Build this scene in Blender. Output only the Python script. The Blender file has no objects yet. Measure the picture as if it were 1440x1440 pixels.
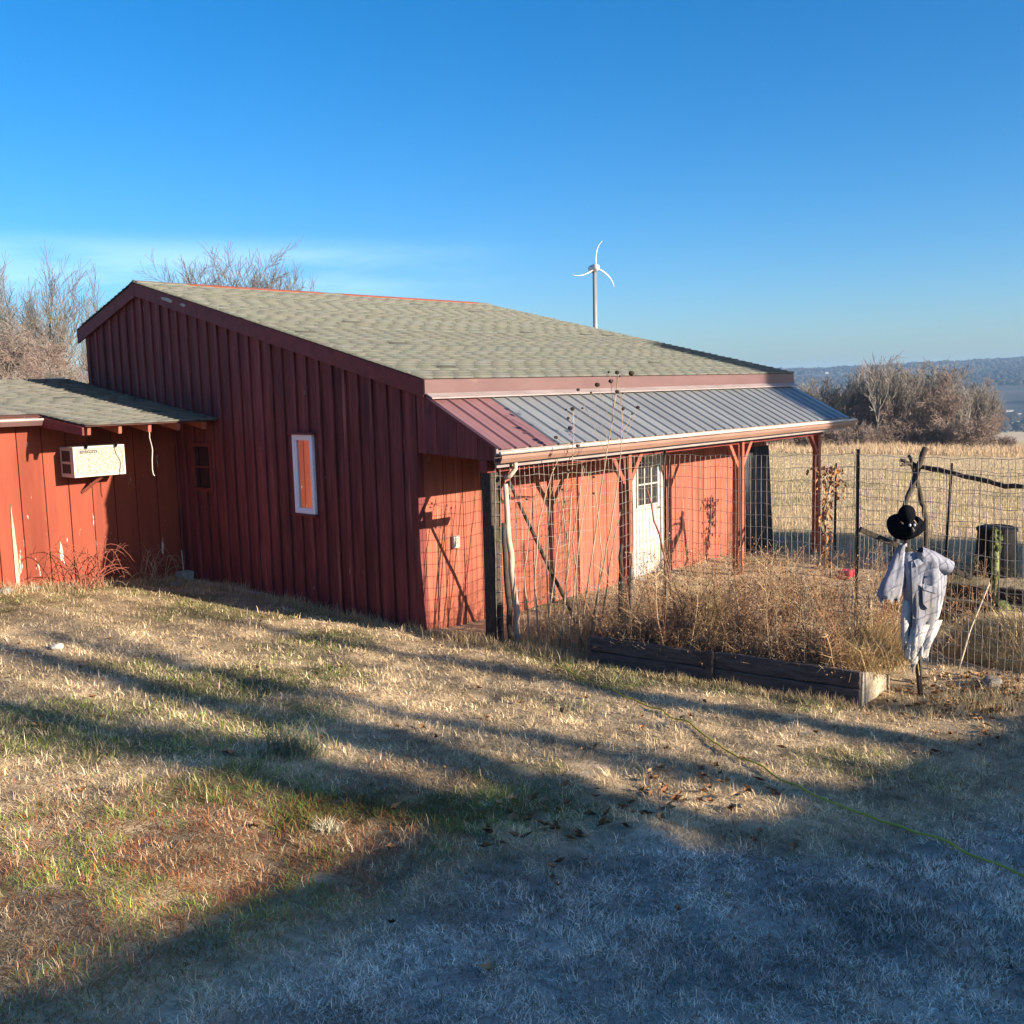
import bpy, math, random
import numpy as np
from mathutils import Matrix, Vector
rnd = random.Random(7)
rng = np.random.default_rng(11)
sc = bpy.context.scene
col = sc.collection
PI = math.pi

# ------------------------------------------------------------------ camera, sky, sun, exposure
CAM = np.array((-7.52, -8.10, 2.65))
ROT = np.array(((0.66618, -0.10680, 0.73811), (-0.74536, -0.06157, 0.66382), (-0.02545, -0.99237, -0.12062)))
RIGHT, DOWN, FWD = ROT[:, 0], ROT[:, 1], ROT[:, 2]
cd = bpy.data.cameras.new('camera')
cd.sensor_width = 36.0; cd.lens = 36.0; cd.clip_start = 0.05; cd.clip_end = 20000
cam = bpy.data.objects.new('camera', cd); col.objects.link(cam)
cam.matrix_world = Matrix(((RIGHT[0], -DOWN[0], -FWD[0], CAM[0]), (RIGHT[1], -DOWN[1], -FWD[1], CAM[1]),
                           (RIGHT[2], -DOWN[2], -FWD[2], CAM[2]), (0, 0, 0, 1)))
sc.camera = cam
SUN = Vector((0.20, -1.0, 0.300)).normalized()          # towards the sun
world = bpy.data.worlds.new('World'); sc.world = world; world.use_nodes = True
wn, wl = world.node_tree.nodes, world.node_tree.links
wn.clear()
sky = wn.new('ShaderNodeTexSky'); sky.sky_type = 'NISHITA'; sky.sun_disc = False
sky.sun_elevation = math.asin(SUN.z); sky.sun_rotation = math.atan2(SUN.x, SUN.y)
sky.altitude = 1500; sky.air_density = 1.0; sky.dust_density = 4.5; sky.ozone_density = 4.2
bg = wn.new('ShaderNodeBackground'); bg.inputs['Strength'].default_value = 0.082
wo = wn.new('ShaderNodeOutputWorld')
# a thin band of cirrus low over the trees
tc = wn.new('ShaderNodeTexCoord')
mp = wn.new('ShaderNodeMapping'); mp.inputs['Scale'].default_value = (2.2, 2.2, 16.0)
nz = wn.new('ShaderNodeTexNoise'); nz.inputs['Scale'].default_value = 1.3; nz.inputs['Detail'].default_value = 6; nz.inputs['Roughness'].default_value = 0.55
rp = wn.new('ShaderNodeMapRange'); rp.inputs['From Min'].default_value = 0.40; rp.inputs['From Max'].default_value = 0.66
rp.interpolation_type = 'SMOOTHSTEP'
sx = wn.new('ShaderNodeSeparateXYZ')
el = wn.new('ShaderNodeMapRange'); el.interpolation_type = 'SMOOTHSTEP'
el.inputs['From Min'].default_value = 0.150; el.inputs['From Max'].default_value = 0.118
mul = wn.new('ShaderNodeMath'); mul.operation = 'MULTIPLY'
mu2 = wn.new('ShaderNodeMath'); mu2.operation = 'MULTIPLY'; mu2.inputs[1].default_value = 0.34
hs_ = wn.new('ShaderNodeHueSaturation'); hs_.inputs['Saturation'].default_value = 1.28; hs_.inputs['Hue'].default_value = 0.499
mx = wn.new('ShaderNodeMixRGB'); mx.inputs['Color2'].default_value = (5.2, 6.6, 7.6, 1)
wl.new(tc.outputs['Generated'], mp.inputs['Vector']); wl.new(mp.outputs[0], nz.inputs['Vector'])
wl.new(nz.outputs['Fac'], rp.inputs['Value']); wl.new(tc.outputs['Generated'], sx.inputs[0]); wl.new(sx.outputs['Z'], el.inputs['Value'])
wl.new(rp.outputs[0], mul.inputs[0]); wl.new(el.outputs[0], mul.inputs[1]); ez = wn.new('ShaderNodeMapRange'); ez.interpolation_type = 'SMOOTHSTEP'; ez.inputs['From Min'].default_value = 0.80; ez.inputs['From Max'].default_value = 0.55
mu3 = wn.new('ShaderNodeMath'); mu3.operation = 'MULTIPLY'; wl.new(sx.outputs['X'], ez.inputs['Value']); wl.new(mul.outputs[0], mu3.inputs[0]); wl.new(ez.outputs[0], mu3.inputs[1]); wl.new(mu3.outputs[0], mu2.inputs[0])
wl.new(mu2.outputs[0], mx.inputs['Fac']); wl.new(sky.outputs[0], hs_.inputs['Color']); wl.new(hs_.outputs[0], mx.inputs['Color1'])
wl.new(mx.outputs[0], bg.inputs['Color']); wl.new(bg.outputs[0], wo.inputs['Surface'])
ld = bpy.data.lights.new('sun', 'SUN'); ld.energy = 5.0; ld.angle = math.radians(0.55); ld.color = (1.0, 0.86, 0.68)
so = bpy.data.objects.new('sun', ld); col.objects.link(so)
so.rotation_euler = (-SUN).to_track_quat('-Z', 'Y').to_euler(); so.location = (0, -20, 30)
sc.view_settings.view_transform = 'Standard'; sc.view_settings.look = 'None'
sc.view_settings.gamma = 1.0; sc.view_settings.exposure = 1.42
sc.render.engine = 'CYCLES'
sc.cycles.max_bounces = 6; sc.cycles.diffuse_bounces = 3; sc.cycles.volume_bounces = 0
sc.cycles.use_denoising = True

# ------------------------------------------------------------------ helpers
WL = {}
def wloc(o): return WL.get(o.name, np.zeros(3)) if o is not None else np.zeros(3)
def tag(o, label=None, cat=None, group=None, kind=None):
    if label: o['label'] = label
    if cat: o['category'] = cat
    if group: o['group'] = group
    if kind: o['kind'] = kind
    return o
def thing(name, loc, label, cat, group=None):
    o = bpy.data.objects.new(name, None); col.objects.link(o); o.empty_display_size = 0.2
    o.location = loc; WL[o.name] = np.array(loc, float)
    return tag(o, label, cat, group)
def place(px, py, depth):
    d = ROT @ np.array((px - 720.0, py - 720.0, 1440.0))
    return CAM + d * (depth / 1440.0)

def mesh_np(name, V, F, colors=None, smooth=False):
    """V (n,3); F list of index arrays (m,k)"""
    me = bpy.data.meshes.new(name)
    V = np.asarray(V, np.float32)
    me.vertices.add(len(V)); me.vertices.foreach_set('co', V.ravel())
    if not isinstance(F, (list, tuple)): F = [F]
    F = [np.asarray(f, np.int32) for f in F if len(f)]
    nl = sum(f.size for f in F); npoly = sum(len(f) for f in F)
    me.loops.add(nl); me.polygons.add(npoly)
    me.loops.foreach_set('vertex_index', np.concatenate([f.ravel() for f in F]))
    st = []; tot = []; s = 0
    for f in F:
        k = f.shape[1]; st.append(s + np.arange(len(f)) * k); tot.append(np.full(len(f), k)); s += f.size
    me.polygons.foreach_set('loop_start', np.concatenate(st).astype(np.int32))
    me.polygons.foreach_set('loop_total', np.concatenate(tot).astype(np.int32))
    if smooth: me.polygons.foreach_set('use_smooth', np.ones(npoly, bool))
    me.update(calc_edges=True); me.validate()
    if colors is not None:
        a = me.color_attributes.new('Col', 'FLOAT_COLOR', 'POINT')
        c = np.ones((len(V), 4), np.float32); c[:, :3] = colors
        a.data.foreach_set('color', c.ravel())
    return me
def obj(name, me, mat=None, parent=None, loc=None):
    if mat is not None and not me.materials: me.materials.append(mat)
    o = bpy.data.objects.new(name, me); col.objects.link(o)
    base = wloc(parent)
    if loc is not None: o.location = np.asarray(loc, float) - base; WL[o.name] = np.asarray(loc, float)
    else: WL[o.name] = base.copy()
    if parent is not None: o.parent = parent
    return o

class MB:
    def __init__(s): s.v = []; s.f = []
    def add(s, vs, fs):
        b = len(s.v); s.v += [tuple(map(float, v)) for v in vs]; s.f += [tuple(i + b for i in f) for f in fs]; return s
    def prism(s, poly, n):
        k = len(poly); p = [np.array(q, float) for q in poly]; n = np.array(n, float)
        return s.add(p + [q + n for q in p], [tuple(range(k))[::-1], tuple(range(k, 2 * k))] + [(i, (i + 1) % k, (i + 1) % k + k, i + k) for i in range(k)])
    def box(s, a, b):
        a = np.array(a, float); b = np.array(b, float)
        return s.prism([a, (b[0], a[1], a[2]), (b[0], b[1], a[2]), (a[0], b[1], a[2])], (0, 0, b[2] - a[2]))
    def beam(s, p, q, w, h, up=(0, 0, 1)):
        p = np.array(p, float); q = np.array(q, float); d = q - p; d /= np.linalg.norm(d)
        u = np.cross(d, up)
        if np.linalg.norm(u) < 1e-4: u = np.cross(d, (1, 0, 0))
        u /= np.linalg.norm(u); v = np.cross(u, d)
        return s.prism([p - u * w / 2 - v * h / 2, p + u * w / 2 - v * h / 2, p + u * w / 2 + v * h / 2, p - u * w / 2 + v * h / 2], q - p)
    def tube(s, pts, rad, n=8, cap=True, flat=1.0):
        pts = [np.array(p, float) for p in pts]; rad = [rad] * len(pts) if np.isscalar(rad) else rad
        rings = []; ref = np.array((0.12, 0.93, 0.34))
        for i, p in enumerate(pts):
            d = pts[min(i + 1, len(pts) - 1)] - pts[max(i - 1, 0)]; d = d / (np.linalg.norm(d) + 1e-9)
            u = np.cross(d, ref); u /= np.linalg.norm(u) + 1e-9; v = np.cross(d, u)
            rings.append([p + rad[i] * (math.cos(2 * PI * k / n) * u + flat * math.sin(2 * PI * k / n) * v) for k in range(n)])
        vs = [q for r in rings for q in r]; fs = []
        for i in range(len(pts) - 1):
            for k in range(n): fs.append((i * n + k, i * n + (k + 1) % n, (i + 1) * n + (k + 1) % n, (i + 1) * n + k))
        if cap: fs += [tuple(range(n))[::-1], tuple(range((len(pts) - 1) * n, len(pts) * n))]
        return s.add(vs, fs)
    def ball(s, c, r, n=8, m=6, sc3=(1, 1, 1)):
        c = np.array(c, float); vs = []; fs = []
        for i in range(1, m):
            t = PI * i / m
            for k in range(n):
                a = 2 * PI * k / n; vs.append(c + r * np.array((math.sin(t) * math.cos(a), math.sin(t) * math.sin(a), math.cos(t))) * sc3)
        top = len(vs); vs += [c + np.array((0, 0, r)) * sc3, c - np.array((0, 0, r)) * sc3]
        for i in range(m - 2):
            for k in range(n): fs.append((i * n + k, (i + 1) * n + k, (i + 1) * n + (k + 1) % n, i * n + (k + 1) % n))
        for k in range(n):
            fs.append((top, k, (k + 1) % n)); fs.append((top + 1, (m - 2) * n + (k + 1) % n, (m - 2) * n + k))
        return s.add(vs, fs)
    def build(s, name, mat, parent=None, smooth=False, local=False):
        me = bpy.data.meshes.new(name); base = np.zeros(3) if local else wloc(parent)
        me.from_pydata([tuple(np.array(v) - base) for v in s.v], [], s.f); me.update()
        if smooth: me.polygons.foreach_set('use_smooth', np.ones(len(me.polygons), bool))
        return obj(name, me, mat, parent)
def bevel(o, w=0.004, seg=2):
    m = o.modifiers.new('bevel', 'BEVEL'); m.width = w; m.segments = seg; m.limit_method = 'ANGLE'; return o

def segs(P0, P1, R0, R1, n=3):
    """vectorised thin tubes: returns V, F"""
    P0 = np.asarray(P0, float); P1 = np.asarray(P1, float); R0 = np.asarray(R0, float)[:, None]; R1 = np.asarray(R1, float)[:, None]
    d = P1 - P0; d /= np.linalg.norm(d, axis=1, keepdims=True) + 1e-9
    ref = np.where(np.abs(d[:, 2:3]) > 0.9, np.array([[1.0, 0.1, 0]]), np.array([[0.0, 0.1, 1.0]]))
    u = np.cross(d, ref); u /= np.linalg.norm(u, axis=1, keepdims=True) + 1e-9; v = np.cross(d, u)
    m = len(P0); V = np.zeros((m, 2 * n, 3))
    for k in range(n):
        a = 2 * PI * k / n; o = math.cos(a) * u + math.sin(a) * v
        V[:, k] = P0 + R0 * o; V[:, n + k] = P1 + R1 * o
    b = (np.arange(m) * 2 * n)[:, None]
    F = np.concatenate([b + np.array([[k, (k + 1) % n, n + (k + 1) % n, n + k]]) for k in range(n)])
    return V.reshape(-1, 3), F
def vnoise(x, y, seed=0):
    """smooth value noise, arrays in, about 0..1"""
    xi = np.floor(x).astype(int); yi = np.floor(y).astype(int); fx = x - xi; fy = y - yi
    fx = fx * fx * (3 - 2 * fx); fy = fy * fy * (3 - 2 * fy)
    def hsh(a, b):
        n = (a * 374761393 + b * 668265263 + seed * 974634541) & 0xffffffff
        n = ((n ^ (n >> 13)) * 1274126177) & 0xffffffff
        return ((n ^ (n >> 16)) & 0xffff) / 65535.0
    a = hsh(xi, yi); b = hsh(xi + 1, yi); c = hsh(xi, yi + 1); d = hsh(xi + 1, yi + 1)
    return (a * (1 - fx) + b * fx) * (1 - fy) + (c * (1 - fx) + d * fx) * fy
def fbm(x, y, seed=0, o=4):
    r = 0; a = 0.5; t = 0
    for i in range(o): r = r + a * vnoise(x * 2 ** i, y * 2 ** i, seed + i); t += a; a *= 0.5
    return r / t

def hz(x, y):
    """ground height"""
    x = np.asarray(x, float); y = np.asarray(y, float)
    s = 0.6
    up = 0.115 * s * np.log1p(np.exp(np.clip(-x / s, -30, 30))); up = np.minimum(up, 1.05) - 0.03
    up = up + 0.02 * np.clip(y, 0, 6) * np.clip(1 - np.abs(x) / 20, 0, 1)
    d = np.maximum(0, x - 7.0)
    z = up - 0.058 * (np.sqrt(d * d + 9) - 3) * (1 / (1 + (d / 420.0) ** 2))
    r = np.hypot(x, y)
    t = np.clip((r - 150) / 700, 0, 1); z = z - 45 * t * t * (3 - 2 * t)
    z = z + 0.05 * (fbm(x * 0.7, y * 0.7, 3, 3) - 0.5) * np.clip(1 - r / 60, 0, 1) + 0.6 * (fbm(x * 0.03, y * 0.03, 9, 3) - 0.5) * np.clip((r - 20) / 60, 0, 1)
    return z
def h1(x, y): return float(hz(np.array([x]), np.array([y]))[0])

# ------------------------------------------------------------------ materials
def nd(nt, t, **kw):
    n = nt.nodes.new(t)
    for k, v in kw.items(): setattr(n, k, v)
    return n
def mat(name, c1, c2=None, scale=6.0, stretch=(1, 1, 1), rough=0.8, bump=0.0, bscale=None, metal=0.0, rand=0.0,
        spots=None, spec=0.3, attr=False, cmin=0.35, cmax=0.65, layers=()):
    m = bpy.data.materials.new(name); m.use_nodes = True; nt = m.node_tree; L = nt.links
    b = nt.nodes['Principled BSDF']; b.inputs['Roughness'].default_value = rough; b.inputs['Metallic'].default_value = metal
    b.inputs['Specular IOR Level'].default_value = spec
    geo = nd(nt, 'ShaderNodeNewGeometry')
    def noise(sc_, st, det=5, off=0.0):
        mp_ = nd(nt, 'ShaderNodeMapping'); mp_.inputs['Scale'].default_value = st; mp_.inputs['Location'].default_value = (off, off * 2, off * 3)
        L.new(geo.outputs['Position'], mp_.inputs['Vector'])
        n_ = nd(nt, 'ShaderNodeTexNoise'); n_.inputs['Scale'].default_value = sc_; n_.inputs['Detail'].default_value = det; n_.inputs['Roughness'].default_value = 0.6
        L.new(mp_.outputs[0], n_.inputs['Vector']); return n_.outputs['Fac']
    def mrange(fac, a, c):
        r_ = nd(nt, 'ShaderNodeMapRange'); r_.inputs['From Min'].default_value = a; r_.inputs['From Max'].default_value = c
        L.new(fac, r_.inputs['Value']); return r_.outputs[0]
    def mix(fac, A, B, mode='MIX'):
        x_ = nd(nt, 'ShaderNodeMixRGB', blend_type=mode)
        for s_, v_ in ((0, fac), (1, A), (2, B)):
            if isinstance(v_, (tuple, float, int)): x_.inputs[s_].default_value = (*v_, 1) if isinstance(v_, tuple) else v_
            else: L.new(v_, x_.inputs[s_])
        return x_.outputs[0]
    f = noise(scale, stretch)
    if attr:
        at = nd(nt, 'ShaderNodeAttribute', attribute_name='Col'); c = at.outputs['Color']
        if c2: c = mix(mrange(f, cmin, cmax), c, mix(1.0, c, c2, 'MULTIPLY'))
    else:
        c = mix(mrange(f, cmin, cmax), c1, c2 if c2 else c1)
    for (lc, ls, lst, a, e, off) in layers: c = mix(mrange(noise(ls, lst, 6, off), a, e), c, lc)
    if rand:
        oi = nd(nt, 'ShaderNodeObjectInfo'); r_ = nd(nt, 'ShaderNodeMapRange')
        r_.inputs['To Min'].default_value = 1 - rand; r_.inputs['To Max'].default_value = 1 + rand
        L.new(oi.outputs['Random'], r_.inputs['Value'])
        cb = nd(nt, 'ShaderNodeCombineXYZ')
        for i in range(3): L.new(r_.outputs[0], cb.inputs[i])
        c = mix(1.0, c, cb.outputs[0], 'MULTIPLY')
    if spots:
        lc, ls, lst, a, e = spots; c = mix(mrange(noise(ls, lst, 7, 3.1), a, e), c, lc)
    L.new(c, b.inputs['Base Color'])
    if bump:
        bp = nd(nt, 'ShaderNodeBump'); bp.inputs['Strength'].default_value = bump; bp.inputs['Distance'].default_value = 0.01
        L.new(noise(bscale or scale * 4, stretch, 4, 1.7), bp.inputs['Height']); L.new(bp.outputs[0], b.inputs['Normal'])
    return m
WSTR = (9, 9, 0.7)
M = {}
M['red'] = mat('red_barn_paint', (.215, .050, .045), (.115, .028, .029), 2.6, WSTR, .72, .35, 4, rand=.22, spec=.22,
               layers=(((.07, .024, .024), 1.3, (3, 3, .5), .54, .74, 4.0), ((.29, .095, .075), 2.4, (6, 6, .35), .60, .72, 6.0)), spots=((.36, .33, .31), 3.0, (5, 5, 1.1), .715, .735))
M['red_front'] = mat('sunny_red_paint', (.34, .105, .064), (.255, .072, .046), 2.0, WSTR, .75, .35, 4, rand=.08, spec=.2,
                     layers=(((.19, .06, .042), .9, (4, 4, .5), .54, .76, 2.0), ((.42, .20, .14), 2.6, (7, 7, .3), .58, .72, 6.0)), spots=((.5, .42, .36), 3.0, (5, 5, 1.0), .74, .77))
M['red_annex'] = mat('peeling_red_paint', (.25, .053, .027), (.20, .041, .023), 1.6, (7, 7, .8), .72, .3, 4, rand=.06, spec=.22,
                     layers=(((.10, .045, .035), 1.3, (2.0, 2, .9), .66, .80, 7.0), ((.52, .45, .38), 2.2, (4.2, 4.2, .62), .645, .665, 9.3)),
                     spots=((.55, .50, .45), 3.2, (4, 4, 1.0), .69, .71))
M['red_trim'] = mat('red_trim_paint', (.20, .034, .030), (.13, .025, .024), 3, (3, 3, 3), .65, .2, 12, spec=.3,
                    spots=((.55, .52, .52), 1.7, (1.2, 1.2, 2.5), .76, .78))
M['pink_fascia'] = mat('faded_red_metal_flashing', (.125, .068, .065), (.105, .055, .053), 2.0, (1, 3, 3), .5, .05, spec=.4, layers=(((.20, .12, .085), 1.2, (1.5, 4, 4), .62, .78, 1.0),))
M['post'] = mat('red_post_paint', (.32, .10, .06), (.24, .07, .046), 3, (6, 6, 1), .75, .3, 8, rand=.06, spots=((.45, .35, .28), 4, (5, 5, 1), .74, .78))
M['core'] = mat('dark_sheathing', (.06, .028, .022), None, rough=.9)
M['shingle'] = mat('weathered_asphalt_shingle', (1, 1, 1), (.84, .85, .82), 45, (1, 1, 1), .95, .5, 160, attr=True, spec=.1)
M['steel_red'] = mat('faded_red_roof_steel', (.26, .135, .135), (.22, .11, .11), 2, (1, 1, 1), .42, .03, metal=.25, spec=.5, rand=.06)
M['steel_grey'] = mat('grey_roof_steel', (.28, .29, .292), (.22, .228, .232), 1.6, (1.5, .5, .5), .40, .03, metal=.35, spec=.5, rand=.07)
M['flash'] = mat('pale_flashing', (.29, .24, .23), (.22, .175, .165), 3, (1, 3, 3), .45, .05, spec=.5)
M['gutter_white'] = mat('white_gutter_lip', (.52, .49, .45), (.36, .31, .27), 5, (1, 4, 4), .5, .1, layers=(((.22, .17, .13), 3, (2.5, 4, 4), .66, .76, 5.0),))
M['gutter_red'] = mat('salmon_gutter', (.26, .15, .112), (.21, .12, .09), 2, (1, 3, 3), .5, .05, spec=.4)
M['white'] = mat('white_paint', (.38, .38, .365), (.31, .31, .295), 5, (1, 1, 1), .5, .05, spec=.4, layers=(((.45, .42, .38), 3, (3, 3, 1), .68, .8, 2.0),))
M['winwhite'] = mat('white_window_vinyl', (.84, .82, .84), (.76, .74, .76), 5, rough=.4, spec=.5)
M['acgrille'] = mat('cream_grille', (.46, .43, .36), (.15, .13, .105), 95, (1, 1, 1), .55, .6, 95, cmin=.42, cmax=.60)
M['accase'] = mat('cream_metal_case', (.48, .46, .41), (.42, .40, .35), 4, rough=.45, spec=.5)
M['dark'] = mat('dark_plastic', (.018, .018, .02), (.03, .03, .032), 8, rough=.6)
M['bin'] = mat('black_bin_plastic', (.006, .0065, .008), (.010, .010, .012), 5, rough=.7, spec=.15)
M['iron'] = mat('dark_green_steel', (.018, .024, .022), (.03, .03, .026), 20, rough=.6, metal=.2)
M['wire'] = mat('galvanised_wire', (.40, .37, .33), (.20, .16, .13), 12, rough=.6, metal=.2)
M['bark'] = mat('grey_bark', (.17, .145, .12), (.10, .082, .066), 9, (3, 3, 1), .9, .5)
M['twig'] = mat('twig_bark', (.27, .24, .21), (.17, .15, .13), 3, (1, 1, 1), .9)
M['twig_dark'] = mat('dark_twig_bark', (.20, .175, .15), (.11, .095, .082), 3, rough=.9)
M['twig_red'] = mat('reddish_twig_bark', (.26, .195, .16), (.17, .125, .105), 3, rough=.9)
M['pole'] = mat('weathered_branch', (.075, .058, .045), (.03, .024, .02), 14, (4, 4, 1), .9, .6)
M['pole_pale'] = mat('stripped_branch', (.52, .42, .34), (.34, .25, .18), 8, (4, 4, .8), .8, .5)
M['bedwood'] = mat('dark_weathered_plank', (.115, .092, .082), (.06, .047, .043), 4, (8, 1.0, 8), .88, .6, 10, rand=.2)
M['bedend'] = mat('pale_wood_sunlit_plank', (.46, .40, .30), (.36, .29, .20), 5, (1, 6, 6), .85, .5)  # bed end board's sunlit look is put into this colour; stakes share it
M['soil'] = mat('garden_soil', (.10, .065, .04), (.30, .20, .115), 9, rough=.95, bump=.8)
M['blade'] = mat('grass_blades', (1, 1, 1), None, rough=.85, spec=.12, attr=True)
def thin(m, k):
    nt = m.node_tree; b = nt.nodes['Principled BSDF']; tr = nt.nodes.new('ShaderNodeBsdfTranslucent'); mxs = nt.nodes.new('ShaderNodeMixShader'); mxs.inputs[0].default_value = k
    nt.links.new(b.inputs['Base Color'].links[0].from_socket, tr.inputs['Color']); nt.links.new(b.outputs[0], mxs.inputs[1]); nt.links.new(tr.outputs[0], mxs.inputs[2])
    nt.links.new(mxs.outputs[0], nt.nodes['Material Output'].inputs['Surface'])
thin(M['blade'], .28)
M['leaf'] = mat('dry_leaf', (1, 1, 1), None, rough=.8, spec=.15, attr=True)
M['cord'] = mat('yellow_hose_rubber', (.62, .50, .06), (.52, .42, .05), 12, rough=.5, spec=.4)
M['shirt'] = mat('faded_blue_shirt', (.33, .335, .39), (.19, .195, .24), 5, (1, 1, .5), .9, .6, 14, layers=(((.27, .24, .21), 3.0, (1, 1, .5), .55, .68, 2.0),))
M['rag'] = mat('bleached_torn_cloth', (.66, .64, .60), (.46, .44, .42), 6, rough=.9, bump=.4)
M['hat'] = mat('black_felt', (.005, .006, .009), (.009, .009, .012), 12, rough=1.0, spec=.03, bump=.6)
M['eye'] = mat('white_eye_paint', (.75, .75, .75), None, rough=.5)
M['seed'] = mat('dark_seed_head', (.022, .015, .011), (.05, .034, .022), 60, rough=.9, bump=.8)
M['stem'] = mat('dry_stem', (.38, .285, .19), (.22, .16, .10), 9, (2, 2, .6), .85)
M['cane'] = mat('red_bramble_cane', (.28, .085, .055), (.20, .075, .05), 9, rough=.6)
M['concrete'] = mat('concrete', (.42, .40, .37), (.30, .28, .26), 14, rough=.9, bump=.5)
M['stone'] = mat('field_stone', (.26, .235, .20), (.15, .13, .11), 9, rough=.9, bump=.7)
M['moss'] = mat('green_moss', (.105, .13, .03), (.045, .055, .018), 30, rough=.95, bump=1.0)
M['turbine'] = mat('white_turbine_paint', (.50, .50, .50), (.46, .46, .46), 1, rough=.4)
M['mast'] = mat('galvanised_mast', (.34, .33, .31), (.28, .27, .25), 2, rough=.45, metal=.5)
M['greyboard'] = mat('weathered_grey_panel', (.085, .085, .092), (.04, .04, .045), 3, (5, 5, .5), .8, .3)
M['house_wall'] = mat('pale_siding', (.55, .52, .47), (.5, .47, .42), 2, rough=.8)
M['house_roof'] = mat('dark_roofing', (.06, .055, .05), (.09, .08, .075), 6, rough=.9)
M['greyroof'] = mat('grey_roofing', (.20, .19, .165), (.15, .145, .13), 6, rough=.9)
M['lichen'] = mat('lichen_wood', (.24, .25, .13), (.10, .11, .05), 24, rough=.95, bump=.8)
M['conifer'] = mat('conifer_needles', (.035, .055, .022), (.02, .035, .014), 3, rough=.9)
M['rope'] = mat('pale_cable', (.5, .46, .40), None, rough=.7)
def glass(name, tint, rough=0.02):
    m = bpy.data.materials.new(name); m.use_nodes = True; b = m.node_tree.nodes['Principled BSDF']
    b.inputs['Base Color'].default_value = (*tint, 1); b.inputs['Roughness'].default_value = rough
    b.inputs['Specular IOR Level'].default_value = 1.0; b.inputs['IOR'].default_value = 2.6; b.inputs['Coat Weight'].default_value = 1.0; b.inputs['Coat Roughness'].default_value = 0.01
    return m
M['glass'] = glass('window_glass', (.03, .03, .035))
M['glass_dark'] = glass('dark_glass', (.01, .012, .016)); M['glass_dark'].node_tree.nodes['Principled BSDF'].inputs['IOR'].default_value = 1.5

# ground: thatch, soil and moss colours by noise, field tan
gm = mat('winter_turf', (1, 1, 1), (.62, .62, .62), 9, rough=.95, bump=1.0, bscale=55, spec=.08, attr=True)
M['ground'] = gm
M['hill'] = mat('winter_woodland', (.045, .038, .034), (.016, .016, .018), .012, (1, 1, 1), .95, layers=(((.075, .062, .045), .0045, (1, 1, 3), .60, .66, 2.0), ((.025, .028, .024), .02, (1, 1, 1), .58, .68, 5.0)))
for m_ in (M['wire'], M['twig'], M['twig_red']): m_.use_fake_user = False

# ------------------------------------------------------------------ ground sheet to the horizon
def frost_line(x):      # the strip that never sees the winter sun keeps its frost
    return np.interp(x, [-12, -5.9, -4.4, -3.4, -3.0, -1.5, .3, 4], [-4.9, -5.0, -4.75, -4.95, -5.75, -6.2, -6.35, -6.4])
def ground_col(x, y):
    n1 = fbm(x * .9 + 5, y * .9, 31, 4)[:, None]; n2 = fbm(x * 2.3, y * 2.3 + 9, 41, 3)[:, None]; fd = np.clip((x - 8.5) / 3, 0, 1)[:, None]
    c = np.array((.56, .42, .26)) * (.40 + 1.1 * n2); g = np.clip((n1 - .56) * 5, 0, .7); c = c * (1 - g) + np.array((.12, .125, .045)) * g
    pt = .6 * np.exp(-(((x + 5.0) / 1.0) ** 2 + ((y + 4.1) / .75) ** 2))[:, None]; c = c * (1 - pt) + np.array((.20, .12, .055)) * pt
    fr = np.clip((frost_line(x) - y) / .55, 0, 1)[:, None] * np.clip((20 - np.hypot(x, y)) / 4, 0, 1)[:, None]; c = c * (1 - fr) + np.array((.44, .40, .345)) * (.3 + 1.2 * n2) * fr
    f1 = fbm(x * .12, y * .12, 13, 4)[:, None]; f2 = fbm(x * .9, y * .9, 14, 3)[:, None]
    cf = np.array((.60, .455, .27)) * (.72 + .28 * f1 + .28 * f2); gf = np.clip((f1 - .55) * 4, 0, .6); cf = cf * (1 - gf) + np.array((.26, .22, .10)) * gf
    return c * (1 - fd) + cf * fd
def ring_sheet():
    na = 560
    rad = np.concatenate([np.arange(0.6, 10, 0.07), np.arange(10, 16, .12), 16 * (3600 / 16) ** np.linspace(0, 1, 90)[1:]])
    ang = np.linspace(0, 2 * PI, na, endpoint=False)
    A, Rr = np.meshgrid(ang, rad); X = CAM[0] + Rr * np.cos(A); Y = CAM[1] + Rr * np.sin(A)
    V = np.stack([X, Y, hz(X, Y)], -1).reshape(-1, 3)
    fine = 0.085 * (fbm(V[:, 0] * 3.6, V[:, 1] * 3.6, 21, 3) - 0.5) * np.clip(1 - np.hypot(V[:, 0] + 2, V[:, 1] + 2) / 25, 0, 1)
    V[:, 2] += fine
    i, j = np.meshgrid(np.arange(len(rad) - 1), np.arange(na), indexing='ij')
    F = np.stack([i * na + j, i * na + (j + 1) % na, (i + 1) * na + (j + 1) % na, (i + 1) * na + j], -1).reshape(-1, 4)[:, ::-1]
    c0 = len(V); V = np.vstack([V, [CAM[0], CAM[1], h1(CAM[0], CAM[1])]])
    T = np.stack([np.full(na, c0), np.arange(na), (np.arange(na) + 1) % na], -1)
    return mesh_np('ground', V, [F, T], ground_col(V[:, 0], V[:, 1]), smooth=True)
ground = tag(obj('ground', ring_sheet(), M['ground']), 'sloping winter lawn and dry tan field', 'ground', kind='structure')
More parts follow.
